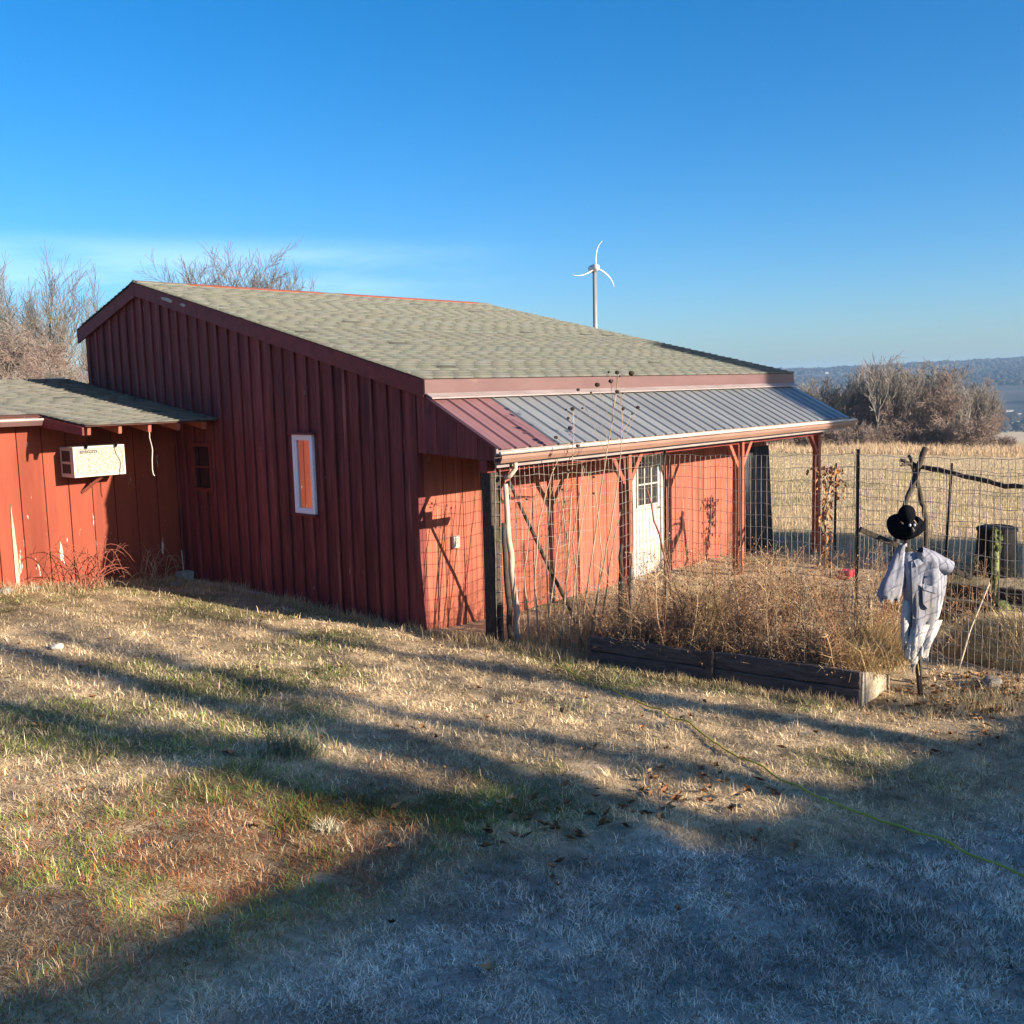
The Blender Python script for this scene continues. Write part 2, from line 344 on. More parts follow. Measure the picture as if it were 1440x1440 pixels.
def hillz(X, Y):
    Rr = np.hypot(X - CAM[0], Y - CAM[1]); A = np.arctan2(Y - CAM[1], X - CAM[0])
    t = np.clip((Rr - 700) / 2300, 0, 1); t = t * t * (3 - 2 * t)
    rough = fbm(X * 0.0013, Y * 0.0013, 5, 5)
    crest = 29 + 15 * (fbm(A * 5 + 3, A * 0 + 1, 17, 3) - 0.5)
    Z = -62 + t * (crest + 62) + (rough - 0.5) * 70 * (1 - 0.55 * t) + 13 * (fbm(X * 0.022, Y * 0.022, 8, 4) - 0.5)
    return Z - 90 * np.clip((Rr - 3150) / 450, 0, 1)
def hills():
    na, nr = 640, 120
    az = np.linspace(math.radians(-40), math.radians(110), na); rr = np.linspace(420, 3600, nr)
    A, Rr = np.meshgrid(az, rr); X = CAM[0] + Rr * np.cos(A); Y = CAM[1] + Rr * np.sin(A)
    Z = hillz(X, Y)
    V = np.stack([X, Y, Z], -1).reshape(-1, 3)
    i, j = np.meshgrid(np.arange(nr - 1), np.arange(na - 1), indexing='ij')
    F = np.stack([i * na + j, i * na + j + 1, (i + 1) * na + j + 1, (i + 1) * na + j], -1).reshape(-1, 4)[:, ::-1]
    return mesh_np('hills', V, F)
tag(obj('hills', hills(), M['hill']), 'blue wooded hills across the valley', 'hills', kind='structure')

def far_woods():
    n = 60000; az = rng.uniform(math.radians(-8), math.radians(60), n); r = np.sqrt(rng.uniform(600 ** 2, 3250 ** 2, n)); x = CAM[0] + r * np.cos(az); y = CAM[1] + r * np.sin(az)
    k = fbm(x * .004, y * .004, 77, 3) > .40; x, y, r = x[k], y[k], r[k]; n = len(x); z = hillz(x, y)
    c = np.where((rng.random(n) < .2)[:, None], np.array((.018, .020, .018)), np.array((.040, .034, .030))) * (rng.uniform(.75, 1.15, n) * (.5 + fbm(x * .006, y * .006, 78, 2)))[:, None]
    H = rng.uniform(8, 13, n); W = rng.uniform(10, 20, n); u = np.array((-RIGHT[1], RIGHT[0])); 
    P = np.stack([x, y, z - 2], -1); V = []
    for dx, dz in ((-.35, 0), (.35, 0), (.5, .55), (.22, .9), (0, 1.0), (-.25, .88), (-.5, .5)):
        V.append(P + np.stack([RIGHT[0] * W * dx * rng.uniform(.8, 1.2, n), RIGHT[1] * W * dx * rng.uniform(.8, 1.2, n), H * dz * rng.uniform(.85, 1.1, n)], -1))
    for dx, dz in ((0, .55),): V.append(P + np.stack([-FWD[0] * W * .35 + 0 * x, -FWD[1] * W * .35 + 0 * x, H * dz], -1))
    for dx, dz in ((0, .5),): V.append(P + np.stack([FWD[0] * W * .35 + 0 * x, FWD[1] * W * .35 + 0 * x, H * dz], -1))
    V = np.stack(V, 1).reshape(-1, 3); b = (np.arange(n) * 9)[:, None]
    F = np.concatenate([b + np.array([[7, i, (i + 1) % 7]]) for i in range(7)] + [b + np.array([[8, (i + 1) % 7, i]]) for i in range(7)])
    return mesh_np('far_woods', V, [F], np.repeat(c, 9, axis=0))
tag(obj('far_woods', far_woods(), mat('far_tree_crowns', (1, 1, 1), None, rough=.95, spec=.05, attr=True)), 'winter woods covering the far hills', 'woods', kind='stuff')

# ------------------------------------------------------------------ barn
barn = thing('barn', (0, 0, 0), 'long red board sided barn with shingled roof and steel porch roof', 'barn')
RY, RZ, EY, EZ, BY, BZ = 5.63, 4.26, -0.18, 2.78, 7.42, 3.70     # ridge, front eave, back eave in the gable plane
XR0, XR1 = 8.30, 7.15                                              # right end of the roof at eave and ridge
def rooflow(y): return EZ + (RZ - EZ) * (y - EY) / (RY - EY) if y <= RY else RZ + (BZ - RZ) * (y - RY) / (BY - RY)
def xr(y): return XR0 + (XR1 - XR0) * (y - EY) / (RY - EY)
# sheathing behind the boards
MB().prism([(0.01, 0.02, -.3), (0.01, 7.30, -.3), (0.01, 7.30, rooflow(7.3) - .08), (0.01, RY, RZ - .08), (0.01, 0.02, rooflow(0.02) - .08)], (.08, 0, 0)).build('gable_sheathing', M['core'], barn)
MB().box((0.09, 0.012, -.5), (7.64, .09, 2.68)).build('front_sheathing', M['core'], barn)
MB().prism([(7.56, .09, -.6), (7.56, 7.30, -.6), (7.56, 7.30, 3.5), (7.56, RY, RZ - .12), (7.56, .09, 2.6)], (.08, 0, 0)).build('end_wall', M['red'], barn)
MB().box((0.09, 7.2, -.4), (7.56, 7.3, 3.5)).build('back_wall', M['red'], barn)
# gable siding: each board and batten on its own
WY0, WY1, WZ0, WZ1 = 1.775, 2.165, 1.20, 2.155
DY0, DY1, DZ0, DZ1 = 3.985, 4.47, 1.36, 2.02
def cut(y0, y1, z0, ztop, wins):
    """rect pieces [y0,y1]x[z0,top] minus the windows"""
    ps = [(y0, y1, z0, None)]
    for (a, b, c, d) in wins:
        out = []
        for (p, q, r, s) in ps:
            if q <= a + .004 or p >= b - .004: out.append((p, q, r, s)); continue
            if p < a - .004: out.append((p, a, r, s))
            if q > b + .004: out.append((b, q, r, s))
            out.append((max(p, a), min(q, b), r, c)); out.append((max(p, a), min(q, b), d, s))
        ps = out
    return ps
wins = [(WY0, WY1, WZ0, WZ1), (DY0, DY1, DZ0, DZ1)]
def gable_piece(name, y0, y1, x0, th, jit=0.0):
    for (p, q, r, s) in cut(y0, y1, h1(-.1, (y0 + y1) / 2) + 0.025 + rnd.uniform(-.012, .012), None, wins):
        if q - p < .012: continue
        poly = [(x0, p, r), (x0, q, r)]
        if s is None:
            poly += [(x0, q, rooflow(q) - .05)]
            if p < RY < q: poly += [(x0, RY, RZ - .05)]
            poly += [(x0, p, rooflow(p) - .05)]
        else: poly += [(x0, q, s), (x0, p, s)]
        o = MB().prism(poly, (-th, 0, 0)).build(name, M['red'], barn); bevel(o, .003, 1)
PITCH = 0.2325
nb = int(7.34 / PITCH) + 1
for i in range(nb):
    y0 = i * PITCH; y1 = min(y0 + PITCH - .006, 7.33)
    if y1 - y0 > .05: gable_piece('siding_board', y0, y1, 0.008, .026 + rnd.uniform(0, .004))
    if i > 0: gable_piece('batten', y0 - .028 + rnd.uniform(-.012, .012), y0 + .024 + rnd.uniform(-.010, .012), -.024, .022 + rnd.uniform(0, .006))
bevel(MB().box((-.052, -.035, h1(0, 0) - .02), (.045, .028, rooflow(0) - .06)).build('corner_board', M['red'], barn), .004, 1)
# white narrow window in the gable
w = MB().box((-.06, WY0, WZ0), (.0, WY1, WZ0 + .045)).box((-.06, WY0, WZ1 - .045), (.0, WY1, WZ1)).box((-.06, WY0, WZ0 + .045), (.0, WY0 + .045, WZ1 - .045)).box((-.06, WY1 - .045, WZ0 + .045), (.0, WY1, WZ1 - .045)).build('window', M['winwhite'], barn)
bevel(w, .006); w['label'] = 'tall narrow white framed window'
inn = MB()
a0, a1, b0, b1 = WY0 + .045, WY1 - .045, WZ0 + .045, WZ1 - .045
inn.box((-.046, a0, b0), (-.01, a1, b0 + .022)).box((-.046, a0, b1 - .022), (-.01, a1, b1)).box((-.046, a0, b0 + .022), (-.01, a0 + .022, b1 - .022)).box((-.046, a1 - .022, b0 + .022), (-.01, a1, b1 - .022))
inn.build('sash', M['winwhite'], w)
MB().box((-.03, a0 + .022, b0 + .022), (-.024, a1 - .022, b1 - .022)).build('pane', M['glass'], w)
MB().box((-.095, WY0 - .05, WZ1 + .002), (.0, WY1 + .05, WZ1 + .024)).build('window_cap', M['red_trim'], w)
MB().box((-.08, WY0 - .03, WZ0 - .026), (.0, WY1 + .05, WZ0 - .003)).build('window_sill', M['red_trim'], w)
# small dark window under the low roof
dw = MB().box((-.05, DY0, DZ0), (.0, DY1, DZ0 + .05)).box((-.05, DY0, DZ1 - .05), (.0, DY1, DZ1)).box((-.05, DY0, DZ0 + .05), (.0, DY0 + .05, DZ1 - .05)).box((-.05, DY1 - .05, DZ0 + .05), (.0, DY1, DZ1 - .05)).box((-.04, DY0 + .05, 1.68), (.0, DY1 - .05, 1.705)).build('window', M['red_trim'], barn)
dw['label'] = 'small dark window with red frame'
for zz in ((DZ0 + .05, 1.68), (1.705, DZ1 - .05)): MB().box((-.02, DY0 + .05, zz[0]), (-.014, DY1 - .05, zz[1])).build('pane', M['glass_dark'], dw)
# rake boards and front fascia
def rake(y0, z0, y1, z1, x, h, th, name='rake_board'):
    return bevel(MB().prism([(x, y0, z0 - h), (x, y1, z1 - h), (x, y1, z1), (x, y0, z0)], (-th, 0, 0)).build(name, M['red_trim'], barn), .004, 1)
for (ya, yb, dz, hh) in ((4.62, 4.92, .075, .045), (4.30, 4.45, .08, .03)):
    za, zb_ = rooflow(ya), rooflow(yb); MB().prism([(-.0905, ya, za - dz), (-.0905, ya + .05, za - dz - hh * .6), (-.0905, yb - .03, zb_ - dz - hh), (-.0905, yb, zb_ - dz - .01), (-.0905, (ya + yb) / 2, (za + zb_) / 2 - dz + .012)], (-.002, 0, 0)).build('peeled_patch', M['concrete'], barn)
rake(EY - .03, EZ - .02, RY, RZ - .012, -.06, .19, .03); rake(RY, RZ - .012, BY + .03, BZ - .022, -.06, .19, .03)
MB().prism([(.0, EY, EZ - .03), (.0, RY, RZ - .03), (.0, RY, RZ - .075), (.0, EY, EZ - .075)], (-.058, 0, 0)).build('soffit', M['red_trim'], barn)
bevel(MB().box((-.088, EY - .055, 2.60), (8.22, EY - .025, EZ - .022)).build('fascia', M['pink_fascia'], barn), .004, 1)
bevel(MB().box((8.225, EY - .05, 2.60), (8.25, .5, EZ - .022)).build('fascia', M['red_trim'], barn), .004, 1)
# roof deck and shingles
MB().prism([(-.075, EY - .03, EZ - .022), (XR0 - .03, EY - .03, EZ - .022), (XR1 - .03, RY, RZ - .016), (-.075, RY, RZ - .016)], (0, 0, .014)).build('roof_deck', M['core'], barn)
MB().prism([(-.075, RY, RZ - .016), (XR1 - .03, RY, RZ - .016), (XR1 - .03, BY, BZ - .02), (-.075, BY, BZ - .02)], (0, 0, .014)).build('roof_deck', M['core'], barn)
def shingles(A, U, Vv, L0, L1, slope_len, name, parent, n, expo=.122, tab=.305, base=(.126, .131, .117), seed=1):
    """A lower left corner, U unit along the eave, Vv unit up the slope, n the normal; L0(t), L1(t) left and right ends at slope distance t"""
    r = np.random.default_rng(seed); A, U, Vv, n = map(lambda q: np.array(q, float), (A, U, Vv, n))
    P = []; Cc = []
    rows = int(slope_len / expo)
    for k in range(rows + 1):
        t = k * expo; t2 = min(t + expo * 1.25, slope_len + .02); l0, l1 = L0(t), L1(t)
        s = l0 - r.uniform(0, tab); rowc = r.uniform(.90, 1.07)  # tone per row also stands in for lit edges and shadow lines of courses
        while s < l1:
            e = s + tab
            a = max(s + .003, l0); b = min(e - .003, l1); s = e
            if b - a < .02: continue
            lift = .019 + r.uniform(0, .007) + (.016 if r.random() < .012 else 0); dt = r.uniform(-.005, .005)
            c0 = A + U * a + Vv * (t + dt); c1 = A + U * b + Vv * (t + dt); c2 = A + U * b + Vv * t2; c3 = A + U * a + Vv * t2
            P += [c0, c1, c1 + n * lift, c0 + n * lift, c2 + n * .002, c3 + n * .002]
            g = rowc * r.uniform(.955, 1.04); c = np.array(base) * g * (1 + np.array((r.uniform(-.04, .06), 0, r.uniform(-.08, .04))))
            if r.random() < .012: c *= .55
            Cc += [c] * 6
    P = np.array(P); m = len(P) // 6; b = (np.arange(m) * 6)[:, None]
    F = np.concatenate([b + np.array([[0, 1, 2, 3]]), b + np.array([[3, 2, 4, 5]])])
    F3 = np.concatenate([b + np.array([[1, 4, 2]]), b + np.array([[0, 3, 5]])])
    return tag(obj(name, mesh_np(name, P - wloc(parent), [F, F3], np.array(Cc)), M['shingle'], parent), kind='stuff')
sl = math.hypot(RY - EY, RZ - EZ); vs = np.array((0, (RY - EY) / sl, (RZ - EZ) / sl)); nn = np.array((0, -vs[2], vs[1]))
shingles((0, EY - .05, EZ - .014), (1, 0, 0), vs, lambda t: -.105, lambda t: XR0 + (XR1 - XR0) * t / sl, sl + .05, 'shingle_courses', barn, nn)
sb = math.hypot(BY - RY, RZ - BZ); vb = np.array((0, -(BY - RY) / sb, (RZ - BZ) / sb)); nb_ = np.array((0, vb[2], -vb[1]))
shingles((XR1, BY + .04, BZ - .016), (-1, 0, 0), vb, lambda t: 0, lambda t: XR1 + .105, sb + .03, 'shingle_courses', barn, nb_, seed=2)
for i in range(18):    # ridge cap pieces and a bare strip of reddish ridge board
    x0 = -.1 + i * .405; e = min(x0 + .42, XR1)
    MB().prism([(x0, RY - .14, RZ - .018 + .008), (x0, RY, RZ + .026), (x0, RY + .14, RZ - .035 + .008), (x0, RY + .13, RZ - .05), (x0, RY, RZ + .006), (x0, RY - .13, RZ - .034)], (e - x0, 0, 0)).build('ridge_cap', M['greyroof'] if i % 9 == 8 or i < 2 else M['post'], barn)
# porch roof: ribbed steel panels
PT = np.array((0, -.215, 2.575)); PB = np.array((0, -1.235, 2.045))
pd = PB - PT; pl = np.linalg.norm(pd); pdv = pd / pl; pn = np.array((0, -pdv[2], pdv[1])); pn = pn if pn[2] > 0 else -pn
def panel_mesh(wd, ribs=4):
    xs = []; hs = []
    sp = wd / ribs
    for k in range(ribs):
        c = k * sp + .02
        xs += [c - .02, c - .01, c + .01, c + .02]; hs += [0, .020, .020, 0]
        xs += [c + sp * .42, c + sp * .45, c + sp * .48]; hs += [0, .003, 0]
    xs.append(wd); hs.append(0)
    m = MB(); k = len(xs); vs_ = []
    for (o, dz) in ((np.zeros(3), 0), (pd, 0), (np.zeros(3), -.004), (pd, -.004)):
        vs_ += [o + np.array((x, 0, 0)) + pn * (h + dz) for x, h in zip(xs, hs)]
    fs = []
    for i in range(k - 1):
        fs += [(i, k + i, k + i + 1, i + 1), (2 * k + i, 2 * k + i + 1, 3 * k + i + 1, 3 * k + i), (k + i, 3 * k + i, 3 * k + i + 1, k + i + 1), (i, i + 1, 2 * k + i + 1, 2 * k + i)]
    fs += [(0, 2 * k, 3 * k, k), (k - 1, 2 * k - 1, 4 * k - 1, 3 * k - 1)]
    me = bpy.data.meshes.new('roof_panel'); me.from_pydata([tuple(v) for v in m.add(vs_, fs).v], [], m.f); me.update(); return me
PW = .914
pmr = panel_mesh(PW); pmg = panel_mesh(PW); pmr.materials.append(M['steel_red']); pmg.materials.append(M['steel_grey'])
for i in range(9):
    obj('roof_panel', pmr if i == 0 else pmg, None, barn, PT + np.array((-.06 + i * PW, 0, .0005 * (i % 2))))
m = MB().prism([(-.07, -.206, 2.64), (8.2, -.206, 2.64), (8.2, -.206, 2.585), (-.07, -.206, 2.585)], (0, -.032, 0))
MB().prism([(-.075, -.240, 2.612), (-.075, -.33, 2.567), (-.075, -.33, 2.553), (-.075, -.240, 2.598)], (8.27, 0, 0)).build('flashing', M['flash'], barn)
# porch end cladding
for i in range(4):
    y0 = -.04 - i * .295; y1 = max(y0 - .288, -1.20)
    f = lambda y: 2.575 - .012 + (2.045 - 2.575) * (y + .215) / (-1.235 + .215) if y < -.215 else 2.60
    bt = lambda y: 1.985 + .055 * y
    pts = [(-.012, y0, bt(y0)), (-.012, y1, bt(y1)), (-.012, y1, f(y1) - .01)]
    if y1 < -.215 < y0: pts += [(-.012, -.215, f(-.215) - .01)]
    pts += [(-.012, y0, f(y0) - .01)]
    bevel(MB().prism(pts, (-.022, 0, 0)).build('porch_end_board', M['red'], barn), .002, 1)
MB().prism([(-.03, -.06, 2.63), (-.03, -.215, 2.60), (-.03, -1.20, 2.07), (-.03, -1.20, 2.02), (-.03, -.215, 2.545), (-.03, -.06, 2.56)], (-.022, 0, 0)).build('porch_rake_board', M['red_trim'], barn)
# gutter
g = MB().prism([(-.10, -1.205, 1.985), (-.10, -1.205, 1.905), (-.10, -1.29, 1.91), (-.10, -1.315, 1.955), (-.10, -1.315, 1.985), (-.10, -1.30, 1.985), (-.10, -1.30, 1.958), (-.10, -1.283, 1.922), (-.10, -1.215, 1.917), (-.10, -1.215, 1.985)], (8.32, 0, 0)).build('gutter', M['gutter_red'], barn)
MB().tube([(-.11, -1.300, 2.010), (2.7, -1.302, 2.013), (5.4, -1.300, 2.008), (8.23, -1.301, 2.010)], .021, 8).build('gutter_lip', M['gutter_white'], g, smooth=True)
for i in range(9):
    x = .35 + i * .93; MB().tube([(x, -1.205, 2.008), (x, -1.29, 2.02), (x, -1.318, 1.99)], .006, 5).build('gutter_hanger', M['gutter_white'], g)
MB().tube([(.16, -1.255, 1.90), (.16, -1.255, 1.84), (.13, -1.21, 1.77), (.10, -1.16, 1.745)], .024, 8).build('downspout', M['pole_pale'], g, smooth=True)
MB().box((-.06, -1.203, 1.86), (8.15, -1.183, 2.058)).build('light_stop_board', M['flash'], barn)  # board added to stop sun leaking between roof edge and porch beam
# porch beam, rafters, posts with braces
bevel(MB().box((-.04, -1.05, 1.80), (7.60, -.95, 1.93)).build('porch_beam', M['red_trim'], barn), .004, 1)
for i in range(13):
    x = .08 + i * .62; MB().beam((x, -.05, 2.56), (x, -1.195, 1.965), .04, .09).build('porch_rafter', M['core'], barn)
pm = MB().box((-.05, -.05, 0), (.05, .05, 1.80 + .35)); pme = None
for i, x in enumerate((0.06, 2.38, 5.05, 7.50)):
    if i == 1:
        o = pm.build('porch_post', M['post'], barn, local=True); bevel(o, .006, 1); pme = o
    elif i > 1:
        o = pme.copy(); col.objects.link(o)
    if i == 0:
        o = bevel(MB().box((-.07, -.07, 0), (.07, .07, 1.80 + .35)).build('porch_post', M['pole'], barn, local=True), .008, 1); o['label'] = 'dark weathered corner post'
    o.location = (x, -1.0, -.35); WL[o.name] = np.array((x, -1.0, -.35))
    if x in (2.38, 5.05): bevel(MB().box((x - .03, -1.092, -.3), (x + .03, -1.054, 1.90)).build('post_facing', M['post'], barn), .003, 1)
    for s in ((-1, 1) if 0 < i < 3 else ((1,) if i == 0 else (-1,))):
        p = (x + s * .04, -1.03 - .012 * s, 1.50); q = (x + s * .30, -1.03 - .012 * s, 1.80 + .06)
        bevel(MB().beam(p, q, .05, .06).build('knee_brace', M['post'], barn), .003, 1)
# front wall boards with door opening
x = .05; D0, D1, DTOP = 3.92, 4.66, 2.02
while x < 7.66:
    wd = .30 if x < 4.6 else rnd.choice((.15, .2, .3, .16))
    e = min(x + wd, 7.67)
    for (a, b, z0) in ([(x, e, -.12)] if e <= D0 or x >= D1 else [(x, D0, -.12), (max(x, D0), min(e, D1), DTOP), (D1, e, -.12)]):
        if b - a < .03: continue
        th = .022 + rnd.uniform(0, .006)
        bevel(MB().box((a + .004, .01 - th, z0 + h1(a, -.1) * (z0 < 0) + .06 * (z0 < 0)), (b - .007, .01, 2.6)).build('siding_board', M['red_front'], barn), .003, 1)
    x = e
bevel(MB().box((7.62, -.03, -.3), (7.70, .05, 2.6)).build('corner_board', M['red_front'], barn), .004, 1)
# half glazed white door
door = bevel(MB().box((D0 + .055, -.018, .0), (D1 - .055, .008, 1.97)).build('door', M['white'], barn), .004, 1)
fr = MB().box((D0, -.035, -.03), (D0 + .05, .01, 2.02)).box((D1 - .05, -.035, -.03), (D1, .01, 2.02)).box((D0 + .05, -.035, 1.975), (D1 - .05, .01, 2.02)).build('door_frame', M['white'], door)
MB().box((D0 + .12, -.021, .98), (D1 - .12, -.016, 1.86)).build('pane', M['glass_dark'], door)
for k in range(4):
    xx = D0 + .12 + (D1 - D0 - .24) * k / 3; MB().box((xx - .011, -.034, .96), (xx + .011, -.0215, 1.88)).build('muntin', M['white'], door)
for k in range(4):
    zz = .98 + .88 * k / 3; MB().box((D0 + .11, -.032, zz - .011), (D1 - .11, -.0215, zz + .011)).build('muntin', M['white'], door)
MB().tube([(D1 - .1, -.018, .92), (D1 - .1, -.075, .92)], .012, 8).build('door_knob', M['wire'], door).data.update()
MB().box((D0 + .02, -.25, -.14), (D1 + .1, -.02, -.02)).build('door_step', M['concrete'], barn)
oc = bevel(MB().box((.435, -.065, .885), (.53, -.02, 1.02)).build('outlet_box', M['white'], barn), .006, 2)
MB().box((.448, -.071, .905), (.517, -.0655, .998)).build('outlet_cover', M['acgrille'], oc)
# corrugated grey sheet leaning at the far end of the porch
t = thing('corrugated_sheet', (7.2, -.28, h1(7.2, -.3)), 'dark grey corrugated sheet standing at the far end of the porch', 'metal sheet')
m = MB()
for k in range(12):
    x0 = 6.82 + k * .066
    m.tube([(x0, -.22, h1(7.2, -.3) + .01), (x0, -.13, 1.62)], .034, 6, flat=.5)
m.build('corrugation', M['greyboard'], t, smooth=True)
# small shelf box behind the corner post
t = thing('wall_shelf', (.45, -1.0, 1.5), 'small wooden shelf fixed beside the porch corner post', 'shelf')
MB().box((.13, -1.12, 1.48), (.62, -.90, 1.505)).build('shelf_board', M['post'], t)
MB().box((.20, -1.03, 1.507), (.34, -.92, 1.60)).build('box', M['post'], t)

# ------------------------------------------------------------------ low annex on the left
AY = 4.90
ann = thing('shed', (-2, AY, .2), 'low red shed with peeling paint and shallow shingled roof joined to the barn', 'shed')
MB().box((-9.0, AY + .015, -.1), (-.03, AY + .1, 2.42)).build('wall_sheathing', M['core'], ann)
MB().box((-9.0, AY + .1, -.1), (-8.9, 8.6, 2.42)).build('side_wall', M['red'], ann)
x = -.05; k = 0
while x > -9:
    e = max(x - .305, -9)
    bevel(MB().box((e + .005, AY - .016 - rnd.uniform(0, .005), h1((x + e) / 2, AY) + .02 + rnd.uniform(-.03, .01)), (x - .005, AY + .013, 2.44)).build('siding_board', M['red_annex'], ann), .003, 1)
    x = e; k += 1
zb_ = h1(-2.3, AY); MB().prism([(-2.335, AY - .024, zb_ + .01), (-2.285, AY - .024, zb_ + .01), (-2.287, AY - .024, .75), (-2.300, AY - .024, 1.02), (-2.318, AY - .024, 1.38), (-2.326, AY - .024, 1.30), (-2.332, AY - .024, .9)], (0, -.012, 0)).build('bare_batten', M['pole_pale'], ann)
AEY, AEZ, ABY, ABZ = 3.77, 2.345, 7.9, 2.955
asl = math.hypot(ABY - AEY, ABZ - AEZ); av = np.array((0, (ABY - AEY) / asl, (ABZ - AEZ) / asl)); an = np.array((0, -av[2], av[1]))
def az(y): return AEZ + (ABZ - AEZ) * (y - AEY) / (ABY - AEY)
XS, YS = -1.83, 4.66
MB().prism([(-.055, AEY, AEZ - .03), (-.055, ABY, ABZ - .03), (-9.2, ABY, ABZ - .03), (-9.2, YS, az(YS) - .03), (XS - .12, YS, az(YS) - .03), (XS, AEY, AEZ - .03)], (0, 0, .022)).build('roof_deck', M['core'], ann)
def al0(t):
    y = AEY + t * av[1]; return (XS - .015 - .12 * (y - AEY) / (YS - AEY)) if y < YS else -9.2
shingles((0, AEY - .02, AEZ - .01), (1, 0, 0), av, al0, lambda t: -.052, asl, 'shingle_courses', ann, an, seed=4, base=(.130, .130, .118))
MB().prism([(-.055, ABY, ABZ - .03), (-9.2, ABY, ABZ - .03), (-9.2, 11.4, 2.45), (-.055, 11.4, 2.45)], (0, 0, .03)).build('back_roof', M['house_roof'], ann)
MB().box((-9.0, 11.1, -.2), (-.05, 11.2, 2.45)).build('back_wall', M['red'], ann)
for i, x in enumerate((-1.76, -1.37, -.98, -.58, -.2)):
    bevel(MB().beam((x, AEY + .06, AEZ - .085), (x, AY - .03, az(AY) - .085), .045, .095).build('rafter_tail', M['post'], ann), .003, 1)
MB().prism([(XS - .01, AEY + .02, AEZ - .035), (XS - .12, YS - .02, az(YS) - .035), (XS - .12, YS - .02, az(YS) - .16), (XS - .01, AEY + .02, AEZ - .13)], (-.025, 0, 0)).build('rake_board', M['red_trim'], ann)
g2 = MB().prism([(-9.2, YS + .01, az(YS) - .04), (-9.2, YS + .01, az(YS) - .14), (-9.2, YS - .07, az(YS) - .14), (-9.2, YS - .095, az(YS) - .085), (-9.2, YS - .095, az(YS) - .075), (-9.2, YS - .0, az(YS) - .06)], (9.2 + XS - .03, 0, 0)).build('gutter', M['pink_fascia'], ann)
MB().tube([(-9.2, YS - .09, az(YS) - .068), (XS - .03, YS - .09, az(YS) - .066)], .014, 8).build('gutter_lip', M['gutter_white'], g2, smooth=True)
MB().box((-9.0, AY - .20, 2.355), (XS - .12, AY - .02, 2.375)).build('soffit', M['red_trim'], ann)
# outbuilding roof showing over the shed
ga = place(93, 533, 25.0); t = thing('outbuilding', (float(ga[0]), float(ga[1]) + 2, h1(ga[0], ga[1] + 2)), 'grey roofed outbuilding with a small pink gable showing over the shed roof', 'outbuilding')
x0, y0, z0 = ga
MB().box((x0 - 7, y0 + .5, -.3), (x0 + 1.2, y0 + 4.5, z0 - .35)).build('wall', M['red_annex'], t)
MB().prism([(x0 - 7.2, y0 + .1, z0 - .34), (x0 - 7.2, y0 + 2.5, z0 - .02), (x0 - 7.2, y0 + 4.9, z0 - .34)], (8.6, 0, 0)).build('roof', M['greyroof'], t)
MB().prism([(x0 - .42, y0, z0 - .34), (x0 + .42, y0, z0 - .34), (x0, y0, z0)], (0, .8, 0)).build('gable_wall', M['pink_fascia'], t)
MB().prism([(x0 - .46, y0 - .04, z0 - .335), (x0, y0 - .04, z0 + .02), (x0 + .46, y0 - .04, z0 - .335), (x0 + .46, y0 - .04, z0 - .315), (x0, y0 - .04, z0 + .045), (x0 - .46, y0 - .04, z0 - .315)], (0, 1.4, 0)).build('gable_roof', M['greyroof'], t)

# air conditioner
AX0, AX1, AZ0, AZ1, AF = -1.665, -.985, 1.665, 2.05, 4.50
ac = thing('air_conditioner', (-1.32, AY, AZ0), 'cream window air conditioner poking out of the shed wall', 'air conditioner')
bevel(MB().box((AX0, AF + .03, AZ0), (AX1, AY - .03, AZ1)).build('case', M['accase'], ac), .008)
fm = MB().box((AX0, AF, AZ0), (AX1, AF + .028, AZ0 + .028)).box((AX0, AF, AZ1 - .028), (AX1, AF + .028, AZ1)).box((AX0, AF, AZ0 + .028), (AX0 + .028, AF + .028, AZ1 - .028)).box((AX1 - .028, AF, AZ0 + .028), (AX1, AF + .028, AZ1 - .028)).build('front_frame', M['accase'], ac); bevel(fm, .005)
MB().box((AX0 + .028, AF + .01, AZ0 + .028), (AX1 - .028, AF + .028, AZ1 - .028)).build('grille', M['acgrille'], ac)
bd = MB().box((AX0 + .09, AF + .003, AZ1 - .085), (AX0 + .31, AF + .0095, AZ1 - .052)).build('badge', M['dark'], ac)
for k in range(9): MB().box((AX0 + .1 + k * .023, AF + .0, AZ1 - .08), (AX0 + .113 + k * .023, AF + .0028, AZ1 - .058)).build('badge_mark', M['acgrille'], bd)
for (z0, z1) in ((AZ0 + .05, AZ0 + .17), (AZ0 + .2, AZ1 - .05)):
    v_ = MB().box((AX0 - .004, AF + .09, z0), (AX0 - .001, AY - .09, z1)).build('side_vent', M['dark'], ac)
for xx in (AX0 + .16, AX1 - .12): MB().beam((xx, AF - .008, AZ1 - .012), (xx + .05, AF + .05, AZ1 + .012), .03, .02).build('clip', M['dark'], ac)
MB().beam((AX0 + .42, AF + .1, AZ0 - .004), (AX0 + .26, AY - .03, AZ0 - .22), .04, .03).build('support_brace', M['post'], ac)
MB().tube([(AX1, 4.7, AZ1 - .06), (AX1 + .05, 4.72, AZ1 - .05), (AX1 + .09, 4.74, AZ1 - .075)], .022, 8).build('drain_elbow', M['white'], ac, smooth=True)
t = MB().tube([(-.98, 3.845, 2.21), (-.975, 3.86, 2.14), (-.93, 3.9, 2.03), (-.925, 3.9, 1.98), (-.95, 3.88, 1.86), (-.955, 3.88, 1.74), (-.95, 3.875, 1.68), (-.935, 3.87, 1.66)], .0065, 6).build('hanging_cable', M['rope'])
tag(t, 'thin pale cable dangling from the shed rafter end', 'cable')

